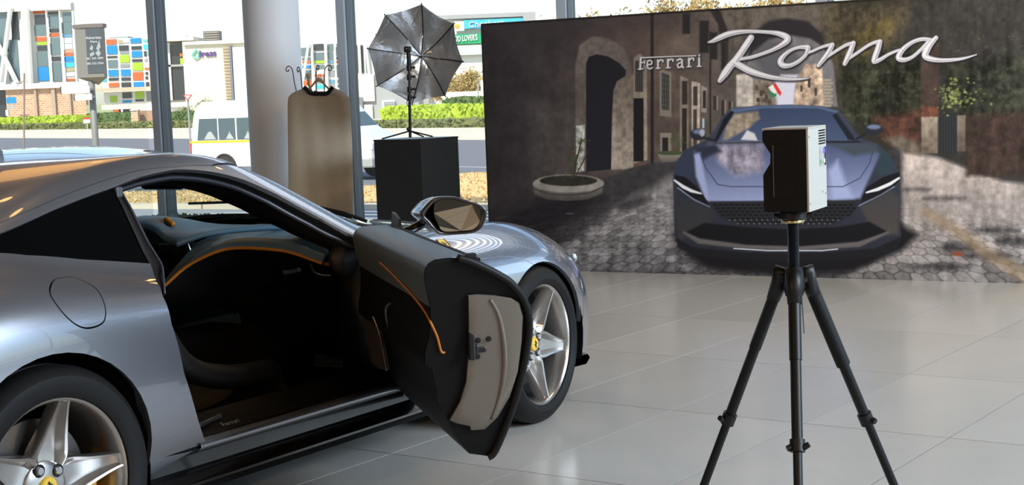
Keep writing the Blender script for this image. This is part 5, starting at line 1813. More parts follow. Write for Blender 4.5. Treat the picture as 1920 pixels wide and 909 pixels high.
hz = Vector((-1.574, 13.000, 1.586))
hanger = thing('coat_hanger', 'wooden coat hanger holding the beige garment cover', 'hanger', hz)
w2h = lambda p: Vector(p) - hz
arm = catmull([w2h((-1.747, 13.000, 1.468)), w2h((-1.654, 13.000, 1.518)), w2h((-1.602, 13.000, 1.570)), w2h((-1.570, 13.000, 1.588)), w2h((-1.539, 13.000, 1.567)), w2h((-1.493, 13.000, 1.512)), w2h((-1.388, 13.000, 1.445))], 6)
n = len(arm)
MB().tube(arm, [.008 + .012 * math.exp(-((i - n / 2) / 5.0) ** 2) for i in range(n)], 10).build('hanger_arms', M_wood, hanger, smooth=True)
MB().tube([w2h((-1.691, 13.000, 1.493)), w2h((-1.449, 13.000, 1.483))], .004, 8).build('trouser_bar', M_alu, hanger)
hk = w2h((cs.x, cs.y, hz.z + .02))
MB().tube(catmull([(0, 0, 0), (0, .004, .03), (.012, .02, .05), (.014, .04, .045), tuple(Vector((.012, .05, .03)))], 5), .003, 8).build('hook', M_alu, hanger, smooth=True)

# garment cover: a flat bag with soft folds, closed at the bottom
gz = Vector((-1.618, 13.000, 0.462))
bag = thing('garment_cover', 'beige fabric garment cover with black collar hanging on the coat stand', 'garment cover', (gz.x, gz.y, gz.z))
M_bag = mat('beige_nonwoven_fabric', (172, 158, 136), 0.8, grain=.05, scale=20, bump=.03)
outl = []
LEFT = [(-1.884, 13.000, 0.482), (-1.870, 13.000, 0.744), (-1.858, 13.000, 1.014), (-1.849, 13.000, 1.239), (-1.839, 13.000, 1.418), (-1.823, 13.000, 1.462), (-1.781, 13.000, 1.492), (-1.731, 13.000, 1.510), (-1.690, 13.000, 1.526)]
RIGHT = [(-1.340, 13.000, 0.443), (-1.329, 13.000, 0.723), (-1.320, 13.000, 0.994), (-1.319, 13.000, 1.218), (-1.321, 13.000, 1.398), (-1.339, 13.000, 1.443), (-1.369, 13.000, 1.471), (-1.413, 13.000, 1.498), (-1.450, 13.000, 1.515)]
L_, R_s = catmull(LEFT, 4), catmull(RIGHT, 4)
n = len(L_)
for sgn, nm in ((-1, 'front_panel'), (1, 'rear_panel')):
    rows = []
    for i in range(n):
        a, c = Vector(L_[i]) - gz, Vector(R_s[i]) - gz
        h = i / (n - 1)
        R = []
        for k in range(33):
            s = k / 32
            p = a.lerp(c, s)
            # neckline dips in the middle
            if h > .66:
                p.z -= .052 * math.exp(-((s - .5) / .40) ** 8) * (h - .66) / .34
            edge = (1 - (2 * s - 1) ** 6)
            fold = 0.007 * math.sin(s * 9 + h * 2.5) * edge + .003 * math.sin(s * 21 + h * 5 + 1) * edge
            p.y += sgn * (.045 * edge * (.55 + .45 * math.sin(min(1, h * 1.1) * PI * .8 + .4))) + fold
            R.append(p)
        rows.append(R)
    v1, f1 = loft(rows)
    obj(nm, (v1, f1), M_bag, bag, smooth=True)
b = MB()
b.tube([Vector(p) - gz + Vector((0, -.05, 0)) for p in catmull([(-1.694, 13.000, 1.533), (-1.672, 13.000, 1.514), (-1.651, 13.000, 1.487), (-1.630, 13.000, 1.475), (-1.567, 13.000, 1.470), (-1.508, 13.000, 1.470), (-1.485, 13.000, 1.485), (-1.466, 13.000, 1.506), (-1.450, 13.000, 1.524)], 4)], .017, 10)
b.build('black_collar', M_rubber, bag, smooth=True)
MB().tube([Vector(p) - gz + Vector((0, .004, 0)) for p in R_s], .003, 6).build('side_seam', mat('pale_seam_tape', (196, 184, 164), .7), bag, smooth=True)
MB().tube([Vector(p) - gz + Vector((0, .004, 0)) for p in L_], .003, 6).build('side_seam', mat('pale_seam_tape', (196, 184, 164), .7), bag, smooth=True)

# ------------------------------------------------------------------ far facades: every opening (left, right, bottom, top) in metres
OPEN_STRUT = [(-57.39, -55.95, 13.04, 13.41, 'rust'),
    (-57.28, -56.01, 11.74, 12.90, 'dark'),
    (-57.40, -55.96, 10.40, 11.65, 'glass'),
    (-57.34, -55.94, 9.70, 10.21, 'rust'),
    (-57.19, -55.93, 9.24, 9.61, 'lime'),
    (-57.22, -55.92, 8.54, 9.14, 'dark'),
    (-57.31, -55.91, 6.64, 8.44, 'glass'),
    (-57.35, -55.99, 4.87, 6.56, 'blue'),
    (-55.58, -54.32, 12.88, 13.20, 'dark'),
    (-55.60, -54.34, 11.31, 12.79, 'glass'),
    (-55.58, -54.42, 10.71, 11.17, 'dark'),
    (-55.62, -54.41, 10.20, 10.59, 'rust'),
    (-55.52, -54.35, 9.59, 10.05, 'glass'),
    (-55.60, -54.33, 7.97, 9.47, 'glass'),
    (-55.54, -54.42, 7.22, 7.78, 'dark'),
    (-55.55, -54.43, 4.76, 7.08, 'glass'),
    (-53.84, -52.82, 11.94, 13.05, 'glass'),
    (-54.07, -52.86, 10.51, 11.85, 'glass'),
    (-54.04, -52.87, 10.09, 10.41, 'steel'),
    (-53.80, -52.91, 9.34, 9.95, 'pale'),
    (-53.85, -52.91, 8.65, 9.25, 'pale'),
    (-53.98, -52.81, 8.18, 8.51, 'salmon'),
    (-54.01, -52.84, 7.81, 8.07, 'rust'),
    (-54.00, -52.83, 7.07, 7.67, 'blue'),
    (-54.00, -52.83, 6.42, 6.97, 'cyan'),
    (-53.94, -52.78, 5.90, 6.32, 'olive'),
    (-53.94, -52.81, 5.30, 5.76, 'pale'),
    (-53.93, -52.86, 4.74, 5.02, 'rust'),
    (-62.21, -60.71, 8.59, 13.77, 'glass'),
    (-60.20, -59.31, 10.01, 13.71, 'dark'),
    (-60.88, -59.61, 5.01, 10.02, 'glass'),
    (-62.52, -61.68, 5.08, 8.51, 'glass')]
OPEN_COLOUR = [(-46.17, -44.98, 8.57, 9.18, 'rust'),
    (-44.76, -44.23, 8.66, 9.05, 'olive'),
    (-44.22, -43.47, 8.72, 9.16, 'pale'),
    (-43.34, -42.10, 8.63, 9.20, 'blue'),
    (-41.88, -41.39, 8.72, 9.03, 'teal'),
    (-46.15, -44.95, 7.47, 8.43, 'blue'),
    (-44.72, -43.61, 7.81, 8.42, 'dark'),
    (-43.30, -42.11, 7.88, 8.28, 'dark'),
    (-41.88, -41.21, 7.88, 8.45, 'cyan'),
    (-46.15, -45.00, 7.03, 7.25, 'dark'),
    (-44.66, -43.60, 7.46, 7.67, 'grey'),
    (-44.71, -43.60, 6.44, 7.31, 'lime'),
    (-43.30, -42.11, 7.00, 7.71, 'blue'),
    (-41.88, -41.57, 7.06, 7.67, 'dark'),
    (-41.52, -41.26, 7.22, 7.66, 'teal'),
    (-46.12, -45.01, 5.88, 6.80, 'glass'),
    (-43.30, -42.11, 6.48, 6.78, 'dark'),
    (-43.30, -42.11, 5.46, 6.34, 'lime'),
    (-41.88, -41.53, 6.48, 6.83, 'grey'),
    (-46.14, -44.99, 4.91, 5.66, 'blue'),
    (-44.68, -43.57, 4.90, 5.65, 'blue'),
    (-44.71, -43.61, 5.91, 6.27, 'grey'),
    (-43.33, -42.13, 4.36, 5.28, 'rust'),
    (-41.90, -41.19, 5.51, 5.77, 'rust'),
    (-46.14, -44.99, 4.42, 4.73, 'dark'),
    (-44.68, -43.61, 4.37, 4.72, 'dark'),
    (-43.30, -42.10, 3.52, 4.14, 'blue'),
    (-41.85, -41.54, 4.94, 5.25, 'dark'),
    (-41.88, -41.57, 4.41, 4.76, 'dark'),
    (-41.88, -41.48, 3.52, 4.10, 'dark'),
    (-46.18, -44.99, 3.67, 4.16, 'rust'),
    (-44.72, -43.61, 3.62, 4.15, 'dark'),
    (-47.55, -46.40, 4.35, 5.01, 'cyan'),
    (-46.59, -46.42, 7.42, 8.38, 'rust'),
    (-46.61, -46.39, 6.49, 7.37, 'lime'),
    (-40.95, -40.06, 7.84, 8.41, 'lime'),
    (-41.00, -40.11, 7.01, 7.63, 'blue'),
    (-41.01, -40.08, 6.04, 6.70, 'rust'),
    (-41.04, -40.11, 4.81, 5.69, 'blue'),
    (-41.10, -40.17, 3.75, 4.63, 'grey'),
    (-43.17, -42.18, 2.25, 3.02, 'lime'),
    (-46.14, -45.32, 1.90, 2.62, 'lime'),
    (-44.67, -43.58, 2.31, 2.97, 'dark'),
    (-44.71, -43.63, 1.82, 2.07, 'blue'),
    (-43.21, -42.22, 1.89, 2.12, 'dark'),
    (-41.88, -41.37, 1.85, 2.98, 'glass'),
    (-45.92, -45.25, 0.66, 1.22, 'rust'),
    (-44.73, -43.74, 0.71, 1.12, 'dark')]
OPEN_ROUND = [(-22.32, -21.20, 6.13, 7.02, 'glass'),
    (-22.27, -21.19, 5.68, 5.95, 'glass'),
    (-22.25, -21.21, 5.32, 5.55, 'rust'),
    (-22.27, -21.24, 4.78, 5.10, 'blue'),
    (-22.14, -21.28, 3.57, 4.56, 'glass'),
    (-22.23, -21.19, 2.90, 3.43, 'rust'),
    (-20.95, -19.82, 6.66, 7.37, 'dark'),
    (-20.91, -19.78, 5.63, 6.43, 'glass'),
    (-20.94, -19.77, 5.27, 5.54, 'lime'),
    (-20.70, -19.84, 4.68, 5.09, 'glass'),
    (-20.93, -19.84, 3.79, 4.06, 'rust'),
    (-20.82, -19.87, 3.11, 3.65, 'grey'),
    (-20.85, -19.90, 2.48, 2.93, 'cyan'),
    (-19.42, -18.74, 6.61, 7.32, 'glass'),
    (-19.42, -18.83, 5.63, 6.48, 'glass'),
    (-19.41, -18.82, 5.22, 5.53, 'steel'),
    (-19.39, -18.80, 4.68, 5.04, 'glass'),
    (-19.38, -18.79, 3.78, 4.50, 'grey'),
    (-19.38, -18.79, 3.02, 3.42, 'steel'),
    (-19.40, -18.82, 2.57, 2.88, 'grey'),
    (-18.46, -17.87, 7.11, 7.29, 'glass'),
    (-18.49, -17.91, 5.99, 6.98, 'glass'),
    (-18.49, -17.99, 5.59, 5.90, 'dark'),
    (-18.51, -17.97, 5.19, 5.46, 'rust'),
    (-18.51, -18.01, 3.66, 5.01, 'glass'),
    (-18.52, -18.02, 3.03, 3.39, 'grey'),
    (-18.50, -18.05, 2.54, 2.85, 'glass'),
    (-17.74, -17.24, 5.61, 6.95, 'glass'),
    (-17.76, -17.31, 4.71, 5.07, 'rust'),
    (-17.77, -17.27, 3.18, 4.53, 'glass'),
    (-16.46, -16.15, 4.04, 7.08, 'dark'),
    (-15.83, -15.52, 4.01, 7.06, 'dark'),
    (-15.29, -15.02, 3.99, 7.04, 'glass')]

# ------------------------------------------------------------------ outside: ground, road, kerbs
M_apron = mat('grey_paving', (168, 168, 170), 0.9, grain=.08, scale=3)
M_road = mat('asphalt', (112, 112, 116), 0.95, grain=.1, scale=4)
M_pave = mat('sandy_pavement', (206, 196, 176), 0.95, grain=.08, scale=2)
M_kerb = mat('pale_kerb_concrete', (226, 212, 190), 0.9, grain=.06, scale=3)
struct(obj('far_ground', ([(-400, -300, -1.0), (400, -300, -1.0), (400, 600, -1.0), (-400, 600, -1.0)], [(0, 1, 2, 3)]), mat('far_earth', (170, 160, 140), .95, grain=.1, scale=.2)))
M_far = mat('far_ground', (176, 168, 146), 0.95, grain=.1, scale=.5)
wl = lambda s, t, z: tuple(W0 + WE * s - WN * t + Vector((0, 0, z)))
struct(obj('paved_apron', ([wl(-60, .14, -.22), wl(45, .14, -.22), wl(45, 7.9, -.36), wl(-60, 7.9, -.36)], [(0, 1, 2, 3)]), M_apron))
for i in range(26):
    s = -22 + i * 1.6
    b = MB()
    b.prism([(s, 7.8), (s + 1.57, 7.8), (s + 1.57, 8.1), (s, 8.1)], lambda a, c, z: wl(a, c, z), -.4, -.28)
    if i == 0:
        near_kerb = struct(b.build('near_kerb', M_kerb))
    else:
        b.build('kerb_stone', M_kerb, near_kerb)
# dry grass slope down to the road
road_near = [(-75, 95), (-40, 62), (-14, 42.0), (-8, 40.5), (-3.0, 39.5), (-1.1, 44.3), (4, 40), (12, 33), (30, 18)]
kerb_pts = [wl(-58, 8.1, 0), wl(-30, 8.1, 0), wl(-13, 8.1, 0), wl(-7, 8.1, 0), wl(-1, 8.1, 0), wl(1.5, 8.1, 0), wl(6, 8.1, 0), wl(14, 8.1, 0), wl(30, 8.1, 0)]
rows = []
for j in range(13):
    t = j / 12
    rows.append([(a[0] * (1 - t) + c[0] * t, a[1] * (1 - t) + c[1] * t, -.33 - .52 * t) for a, c in zip(kerb_pts, road_near)])
M_grass = mat('dry_straw_grass', (214, 178, 118), 0.95, grain=.25, scale=.6, bump=.3)
v1, f1 = loft(rows)
turf = obj('dry_grass_verge', (v1, f1), M_grass)
b = MB()
for i in range(5000):
    k = rng.integers(1, 6)
    u_, t = rng.random(), rng.random()
    a = np.array(rows[0][k]) * (1 - u_) + np.array(rows[0][k + 1]) * u_
    c = np.array(rows[12][k]) * (1 - u_) + np.array(rows[12][k + 1]) * u_
    p = a * (1 - t) + c * t
    an, hh = rng.random() * 6.3, rng.uniform(.02, .06)
    dx, dy = .025 * math.cos(an), .025 * math.sin(an)
    n = len(b.v)
    b.v += [(p[0] - dx, p[1] - dy, p[2]), (p[0] + dx, p[1] + dy, p[2]), (p[0] + dy * 2, p[1] - dx * 2, p[2] + hh)]
    b.f.append((n, n + 1, n + 2))
o = obj('grass_blades', (b.v, b.f), mat('straw_blades', (222, 190, 136), .9, grain=.15, scale=3), turf)
o['kind'] = 'stuff'
tag(turf, 'dry straw coloured grass verge between the showroom paving and the road', 'grass', kind='stuff')
# low green plants along the paving
b = MB()
for i in range(900):
    s, t, z = rng.uniform(-4.6, -3.4), rng.uniform(4.7, 5.2), rng.uniform(-.30, -.22)
    p = Vector(wl(s, t, z))
    e1 = Vector(rng.normal(size=3)).normalized() * .05
    e2 = Vector(rng.normal(size=3)).normalized() * .05
    n = len(b.v)
    b.v += [tuple(p - e1), tuple(p + e2), tuple(p + e1), tuple(p - e2)]
    b.f.append((n, n + 1, n + 2, n + 3))
tag(obj('ground_cover', (b.v, b.f), mat('dark_green_leaf', (70, 92, 50), .7, grain=.3, scale=2)), 'low dark green ground cover plants outside the glass', 'plants', kind='stuff')

road_far = [(-80, 180), (-43, 130.6), (-1.8, 75), (25, 39), (38, 22)]
rp = [Vector((p[0], p[1], 0)) for p in road_near] + [Vector((p[0], p[1], 0)) for p in road_far[::-1]]
tess = geometry.tessellate_polygon([rp])
struct(obj('road', ([(p.x, p.y, -.86) for p in rp], [tuple(t) for t in tess]), M_road))
f0, f1_ = Vector((-43, 130.6, 0)), Vector((25, 39, 0))
fd = (f1_ - f0).normalized()
fnrm = Vector((-fd.y, fd.x, 0)) * (1 if -fd.y > 0 else -1)
if fnrm.y < 0:
    fnrm = -fnrm
for n, (off, w) in enumerate(((-16, .12), (-24, .12))):
    p0, p1 = f0 + fd * 30 + fnrm * off, f0 + fd * 110 + fnrm * off
    struct(obj('road_line', ([tuple(p0) [:2] + (-.855,), tuple(p1)[:2] + (-.855,), tuple(p1 + fnrm * w)[:2] + (-.855,), tuple(p0 + fnrm * w)[:2] + (-.855,)], [(0, 1, 2, 3)]), mat('road_paint', (225, 225, 220), .8)))
far_kerb = None
for i in range(46):
    a = f0 + fd * (-10 + i * 2.3)
    c = a + fd * 2.26
    b = MB()
    b.prism([tuple(a)[:2], tuple(c)[:2], tuple(c + fnrm * .5)[:2], tuple(a + fnrm * .5)[:2]], lambda p, q_, z: (p, q_, z), -.9, -.60)
    if far_kerb is None:
        far_kerb = struct(b.build('far_kerb', M_kerb))
    else:
        b.build('kerb_stone', M_kerb, far_kerb)
a, c = f0 - fd * 60, f1_ + fd * 40
struct(obj('far_pavement', ([tuple(a + fnrm * .5)[:2] + (-.62,), tuple(c + fnrm * .5)[:2] + (-.62,), tuple(c + fnrm * 400)[:2] + (-.62,), tuple(a + fnrm * 400)[:2] + (-.62,)], [(0, 1, 2, 3)]), M_pave))

# ------------------------------------------------------------------ hedges
def hedge(px0, D0, px1, D1, z0, z1, m, label, depth=2.0, w=None):
    """clipped hedge running between two plan points"""
    a, c = Vector((px0, D0, 0)), Vector((px1, D1, 0))
    L = (c - a).length
    e = (c - a).normalized()
    nrm = Vector((-e.y, e.x, 0))
    if nrm.y < 0:
        nrm = -nrm
    n = max(8, int(L / .45))
    rows = []
    for i in range(n + 1):
        p = a + e * (L * i / n)
        R = []
        for d, z in ((0, 0), (0, .35), (0, .7), (.05, .95), (.3, 1), (.6, 1), (.95, .95), (1, .6), (1, 0)):
            j = .22 if z > 0 else 0
            R.append((p.x + nrm.x * d * depth + rng.normal() * j * .5, p.y + nrm.y * d * depth + rng.normal() * j * .5, z0 + (z1 - z0) * z + rng.normal() * j * .35))
        rows.append(R)
    v1, f1 = loft(rows)
    f1 += [tuple(range(9)), tuple(range(n * 9, n * 9 + 9))]
    # leafy skin
    for i in range(int(L * 36)):
        p = a + e * rng.uniform(0, L)
        z = rng.uniform(.05, 1.02)
        top = rng.random() < .3
        q = Vector((p.x, p.y, z0 + (z1 - z0) * (1.0 if top else z))) + nrm * (rng.uniform(0, depth) if top else rng.uniform(-.12, .05))
        e1, e2 = Vector(rng.normal(size=3)).normalized() * .16, Vector(rng.normal(size=3)).normalized() * .12
        k = len(v1)
        v1 += [tuple(q - e1), tuple(q + e2), tuple(q + e1), tuple(q - e2)]
        f1.append((k, k + 1, k + 2, k + 3))
    return tag(obj('hedge', (v1, f1), m), label, 'hedge')


M_hd = mat('olive_hedge_leaves', (112, 116, 66), .8, grain=.35, scale=1.2)
M_hb = mat('bright_lime_hedge', (158, 178, 46), .8, grain=.3, scale=1.2)
M_hg = mat('deep_green_hedge', (84, 104, 52), .8, grain=.35, scale=1.2)
hedge(*(-55.53, 166.17), *(-19.55, 121.15), -.64, -.1, M_hd, 'long low olive hedge along the far pavement left of the column')
hedge(*(-57.29, 172.00), *(-44.86, 160.00), -.62, .62, M_hb, 'bright lime hedge under the brick wall at the far left')
hedge(*(-45.28, 166.00), *(-38.68, 160.00), -.62, .72, M_hg, 'dark green hedge behind the advert pole by the gate piers')
hedge(*(-33.26, 150.00), *(-30.26, 146.00), -.62, .62, M_hg, 'dark green hedge between the brick gate piers and the white van')
hedge(*(-9.13, 100.00), *(-0.62, 89.00), -.64, -.19, M_hd, 'low olive hedge by the road right of the light stand plinth')
hedge(*(-8.81, 108.00), *(-0.67, 96.00), -.62, .66, M_hb, 'tall bright lime hedge seen behind the light stand')
hedge(*(-4.98, 118.00), *(-0.77, 110.00), -.62, 1.05, M_hg, 'olive hedge in front of the beige wall under the trees')

# ------------------------------------------------------------------ buildings across the road
FAC = {'glass': mat('facade_glass', (104, 122, 128), .12, .2), 'dark': mat('facade_dark_glass', (62, 66, 72), .12, .2), 'rust': mat('rust_orange_panel', (206, 98, 50), .5),
       'lime': mat('lime_panel', (160, 196, 44), .5), 'blue': mat('bright_blue_panel', (24, 132, 196), .45), 'cyan': mat('cyan_panel', (58, 186, 222), .45),
       'olive': mat('olive_panel', (170, 160, 120), .5), 'salmon': mat('salmon_panel', (222, 150, 118), .5), 'pale': mat('pale_panel', (214, 220, 222), .4),
       'steel': mat('steel_blue_panel', (92, 146, 176), .4), 'grey': mat('grey_panel', (140, 142, 144), .5), 'teal': mat('teal_panel', (96, 170, 160), .4)}
M_fac = mat('white_render', (226, 222, 212), .7, grain=.02, scale=.3)
M_cream = mat('cream_render', (222, 212, 188), .7, grain=.02, scale=.3)
M_greyw = mat('grey_render', (160, 160, 158), .7, grain=.04, scale=.3)


def brick_mat(name, c1, c2, mortar, scale):
    m = mat(name, c1, .9, grain=.01)
    nt = m.node_tree
    bt = nt.nodes.new('ShaderNodeTexBrick')
    bt.inputs['Color1'].default_value = lin(*c1)
    bt.inputs['Color2'].default_value = lin(*c2)
    bt.inputs['Mortar'].default_value = lin(*mortar)
    bt.inputs['Scale'].default_value = scale
    bt.inputs['Mortar Size'].default_value = .03
    tc = nt.nodes.new('ShaderNodeTexCoord')
    mp = nt.nodes.new('ShaderNodeMapping')
    mp.inputs['Rotation'].default_value = (PI / 2, 0, 0)
    nt.links.new(tc.outputs['Object'], mp.inputs['Vector'])
    nt.links.new(mp.outputs['Vector'], bt.inputs['Vector'])
    nt.links.new(bt.outputs['Color'], nt.nodes['Principled BSDF'].inputs['Base Color'])
    return m


M_brick = brick_mat('sandy_red_brick', (196, 158, 124), (178, 132, 100), (206, 190, 168), 1.0)


def slab(name, m, parent, x0, x1, z0, z1, y0, depth):
    b = MB()
    b.box(x0, x1, y0, y0 + depth, z0, z1)
    return b.build(name, m, parent)


def openings(L, parent, y):
    for x0, x1, z0, z1, k in L:
        nm = {'glass': 'window_pane', 'dark': 'window_pane'}.get(k, 'facade_panel')
        slab(nm, FAC[k], parent, x0, x1, z0, z1, y - .12, .14)


def building(label, x, y):
    return thing('office_building', label, 'building', (x, y, -.62))


def world_children(root):
    """children were laid out in world metres; keep them there"""
    for c in root.children:
        c.matrix_parent_inverse = Matrix.Translation(root.location).inverted()


# left: white block with slanted struts
x0, x1, z0, z1 = (-65.68, -52.70, 4.43, 14.27)
bl = building('white office block with slanted struts over a brick base at the far left', (x0 + x1) / 2, 190)
slab('wall', M_fac, bl, x0, x1, z0, z1, 190, 1.0)
slab('roof_edge', M_fac, bl, x0, x1 + .1, *((-65.36, -52.41, 13.37, 14.14))[2:], 189.2, 1.6)
openings(OPEN_STRUT, bl, 190)
for a, c, w in (((-59.830, 189.000, 13.866), (-61.627, 189.000, 5.025), .32), ((-62.029, 189.000, 10.345), (-59.694, 189.000, 4.691), .32), ((-58.349, 189.000, 13.681), (-58.653, 189.000, 4.651), .28), ((-57.896, 189.000, 13.663), (-58.002, 189.000, 4.626), .34), ((-55.691, 189.400, 13.471), (-55.703, 189.400, 4.670), .10), ((-54.077, 189.400, 13.281), (-54.139, 189.400, 4.610), .10), ((-52.454, 189.400, 13.219), (-52.508, 189.400, 4.547), .14)):
    MB().tube([a, c], w, 6).build('strut', M_fac, bl)
bw = (-60.21, -50.60, -0.35, 4.06)
slab('brick_base', M_brick, bl, bw[0], bw[1], -.62, bw[3], 186, 1)
for a in ((-56.69, -56.43, -0.17, 4.04), (-54.64, -54.19, -0.25, 3.96), (-52.59, -52.33, -0.33, 3.88)):
    slab('brick_buttress', mat('grey_brick_pier', (170, 150, 132), .9, grain=.1), bl, a[0], a[1], -.62, a[3], 185.6, .4)
slab('slab_edge', M_fac, bl, *(-62.10, -50.06, 3.90, 4.54), 185.4, 1.2)
slab('glazed_entry', FAC['dark'], bl, *(-63.89, -60.54, 0.15, 4.00), 187, 2)
world_children(bl)
bs = (-59.52, -58.38, 2.23, 2.99)
t = thing('blue_sign', 'small blue sign board in front of the brick wall at the far left', 'sign', ((bs[0] + bs[1]) / 2, 184, -.62))
slab('board', FAC['blue'], t, *bs, 184, .08)
slab('lower_board', M_greyw, t, *(-59.39, -58.63, 1.67, 2.05), 184, .08)
slab('post', M_white, t, *(-59.69, -59.38, 0.80, 1.49), 183.9, .2)
MB().cyl((bs[0] + .2, 184.1, -.62), (bs[0] + .2, 184.1, bs[3]), .05, 8).build('pole', M_greyw, t)
world_children(t)

# coloured grid building
x0, x1, z0, z1 = (-46.86, -36.95, 0.88, 9.25)
bc_ = building('office building faced with a grid of blue, orange and lime panels beside the dark mullion', (x0 + x1) / 2, 180)
slab('wall', M_fac, bc_, x0, x1, -.62, z1, 180, 3)
openings(OPEN_COLOUR, bc_, 180)
slab('roof_plant', M_greyw, bc_, *(-46.88, -44.60, 9.30, 9.61), 184, 3)
slab('concrete_band', mat('tan_concrete', (188, 172, 146), .8), bc_, *(-47.33, -40.67, 3.18, 3.54), 178.6, 1)
slab('glass_wing', FAC['dark'], bc_, *(-39.47, -36.66, 1.85, 8.19), 178, 6)
slab('glass_wing_mullion', M_fac, bc_, *(-38.63, -38.38, 1.87, 8.44), 177.7, .2)
slab('glass_wing_floor', M_greyw, bc_, *(-39.38, -36.63, 5.69, 5.93), 177.7, .2)
slab('wing_panel', FAC['rust'], bc_, *(-37.29, -36.80, 6.81, 7.18), 177.75, .2)
slab('wing_panel', FAC['lime'], bc_, *(-37.27, -36.78, 5.90, 6.63), 177.75, .2)
slab('wing_roof', M_cream, bc_, *(-39.14, -35.37, 8.56, 8.98), 176.5, 6)
world_children(bc_)
gw = (-47.90, -44.87, 0.60, 1.69)
tag(slab('boundary_wall', mat('olive_green_wall', (150, 158, 126), .8), None, gw[0], gw[1], -.62, gw[3], 176, .4), 'olive green boundary wall behind the advert pole', 'wall')
cp_ = (-43.01, -31.22, 1.09, 1.60)
can = thing('entrance_canopy', 'long cream canopy crossing in front of the coloured building', 'canopy', ((cp_[0] + cp_[1]) / 2, 165, -.62))
slab('canopy_slab', M_cream, can, *cp_, 164, 4)
for px in (.12, .5, .88):
    xx = cp_[0] + (cp_[1] - cp_[0]) * px
    MB().cyl((xx, 166, -.62), (xx, 166, cp_[2]), .12, 10).build('canopy_post', M_greyw, can)
world_children(can)
for r, lab in (((-37.88, -37.18, -0.41, 1.04), 'left brick gate pier beside the dark hedge'), ((-30.82, -30.11, -0.51, 0.96), 'right brick gate pier next to the white van')):
    t = thing('gate_pier', lab, 'pier', ((r[0] + r[1]) / 2, 156, -.62))
    slab('brick_shaft', M_brick, t, r[0], r[1], -.62, r[3] - .12, 155.5, .9)
    slab('cap', M_cream, t, r[0] - .06, r[1] + .06, r[3] - .12, r[3], 155.4, 1.1)
    world_children(t)
r = (-37.42, -35.85, -0.46, 0.89)
tag(slab('garden_wall', mat('brown_brick_wall', (150, 122, 100), .9, grain=.15, scale=3), None, r[0], r[1], -.62, r[3], 157, .5), 'brown brick garden wall right of the left gate pier', 'wall')

# cream building with the company name
x0, x1, z0, z1 = (-35.31, -27.87, 0.95, 8.16)
bi = building('cream office block with a purple company name and louvred corner', (x0 + x1) / 2, 170)
slab('wall', M_cream, bi, x0, x1, -.62, z1, 170, 9)
slab('parapet', M_fac, bi, *(-35.14, -27.50, 7.80, 8.15), 169.6, 9.6)
for i in range(17):
    y = 89 + 5.9 * i
    r = (-30.94, -29.71, 7.27, 7.36)
    sl = ((-30.94, -29.71, 7.27, 7.36)[2] - (-30.84, -29.61, 1.80, 1.88)[2]) / 16
    sh_ = ((-30.84, -29.61, 1.80, 1.88)[0] - r[0]) / 16
    slab('louvre', mat('tan_louvre', (206, 184, 152), .6), bi, r[0] + sh_ * i, r[1] + sh_ * i, r[2] - sl * i, r[3] - sl * i, 169.75, .2)
slab('grey_fin', mat('slate_fin', (112, 116, 128), .5), bi, *(-30.09, -29.85, 1.47, 7.51), 169.3, .6)
slab('white_bay', M_white, bi, *(-29.79, -27.63, 1.54, 7.35), 169.5, .4)
M_purple = mat('purple_letters', (92, 66, 132), .5)
r = (-33.46, -31.65, 6.46, 7.10)
lettering('name_lettering', 'Iress', (r[3] - r[2]) * 1.55, .06, M_purple, bi, ((r[0] + r[1]) / 2, 169.85, (r[2] + r[3]) / 2), (1, 0, .045), (0, 0, 1), bold=.02)
lg = [Vector(p) for p in ((-34.269, 169.800, 6.701), (-33.797, 169.800, 7.264), (-33.603, 169.800, 7.082), (-33.553, 169.800, 6.441), (-33.942, 169.800, 6.282))]
MB().tube(lg, .10, 6, closed=True).build('name_emblem', mat('mint_emblem', (104, 210, 180), .5), bi)
world_children(bi)
r = (-33.35, -31.64, 8.21, 9.33)
t = thing('roof_plant_box', 'dark louvred plant box on the roof of the cream building', 'roof unit', ((r[0] + r[1]) / 2, 173, r[2]))
slab('casing', mat('taupe_casing', (120, 114, 104), .6), t, *r, 172, 2)
for i in range(4):
    zz = r[2] + (r[3] - r[2]) * (.12 + .22 * i)
    slab('louvre', mat('pale_taupe', (150, 144, 132), .6), t, r[0] + .1, r[1] - .1, zz, zz + .1, 171.9, .12)
world_children(t)

# round white building behind the coat stand
x0, x1, z0, z1 = (-26.17, -14.12, 2.14, 8.31)
br_ = building('white framed office building seen above the garment cover', (x0 + x1) / 2, 171)
slab('wall', M_fac, br_, x0, x1, z0, z1, 170, 9)
openings(OPEN_ROUND, br_, 170)
for a, c, w in (((-21.308, 169.000, 7.515), (-22.156, 169.000, 3.494), .16), ((-21.067, 169.400, 7.518), (-21.101, 169.400, 2.292), .14), ((-19.547, 169.400, 7.576), (-19.640, 169.400, 2.236), .16), ((-18.562, 169.400, 7.422), (-18.583, 169.400, 2.312), .10), ((-17.747, 169.400, 7.391), (-17.765, 169.400, 2.281), .10), ((-15.888, 169.400, 7.204), (-15.875, 169.400, 3.838), .16), ((-15.131, 169.400, 7.175), (-14.941, 169.400, 3.802), .16)):
    MB().tube([a, c], w, 6).build('strut', M_fac, br_)
slab('stone_base', M_cream, br_, x0, x1, -.62, z0, 168.5, 8)
world_children(br_)
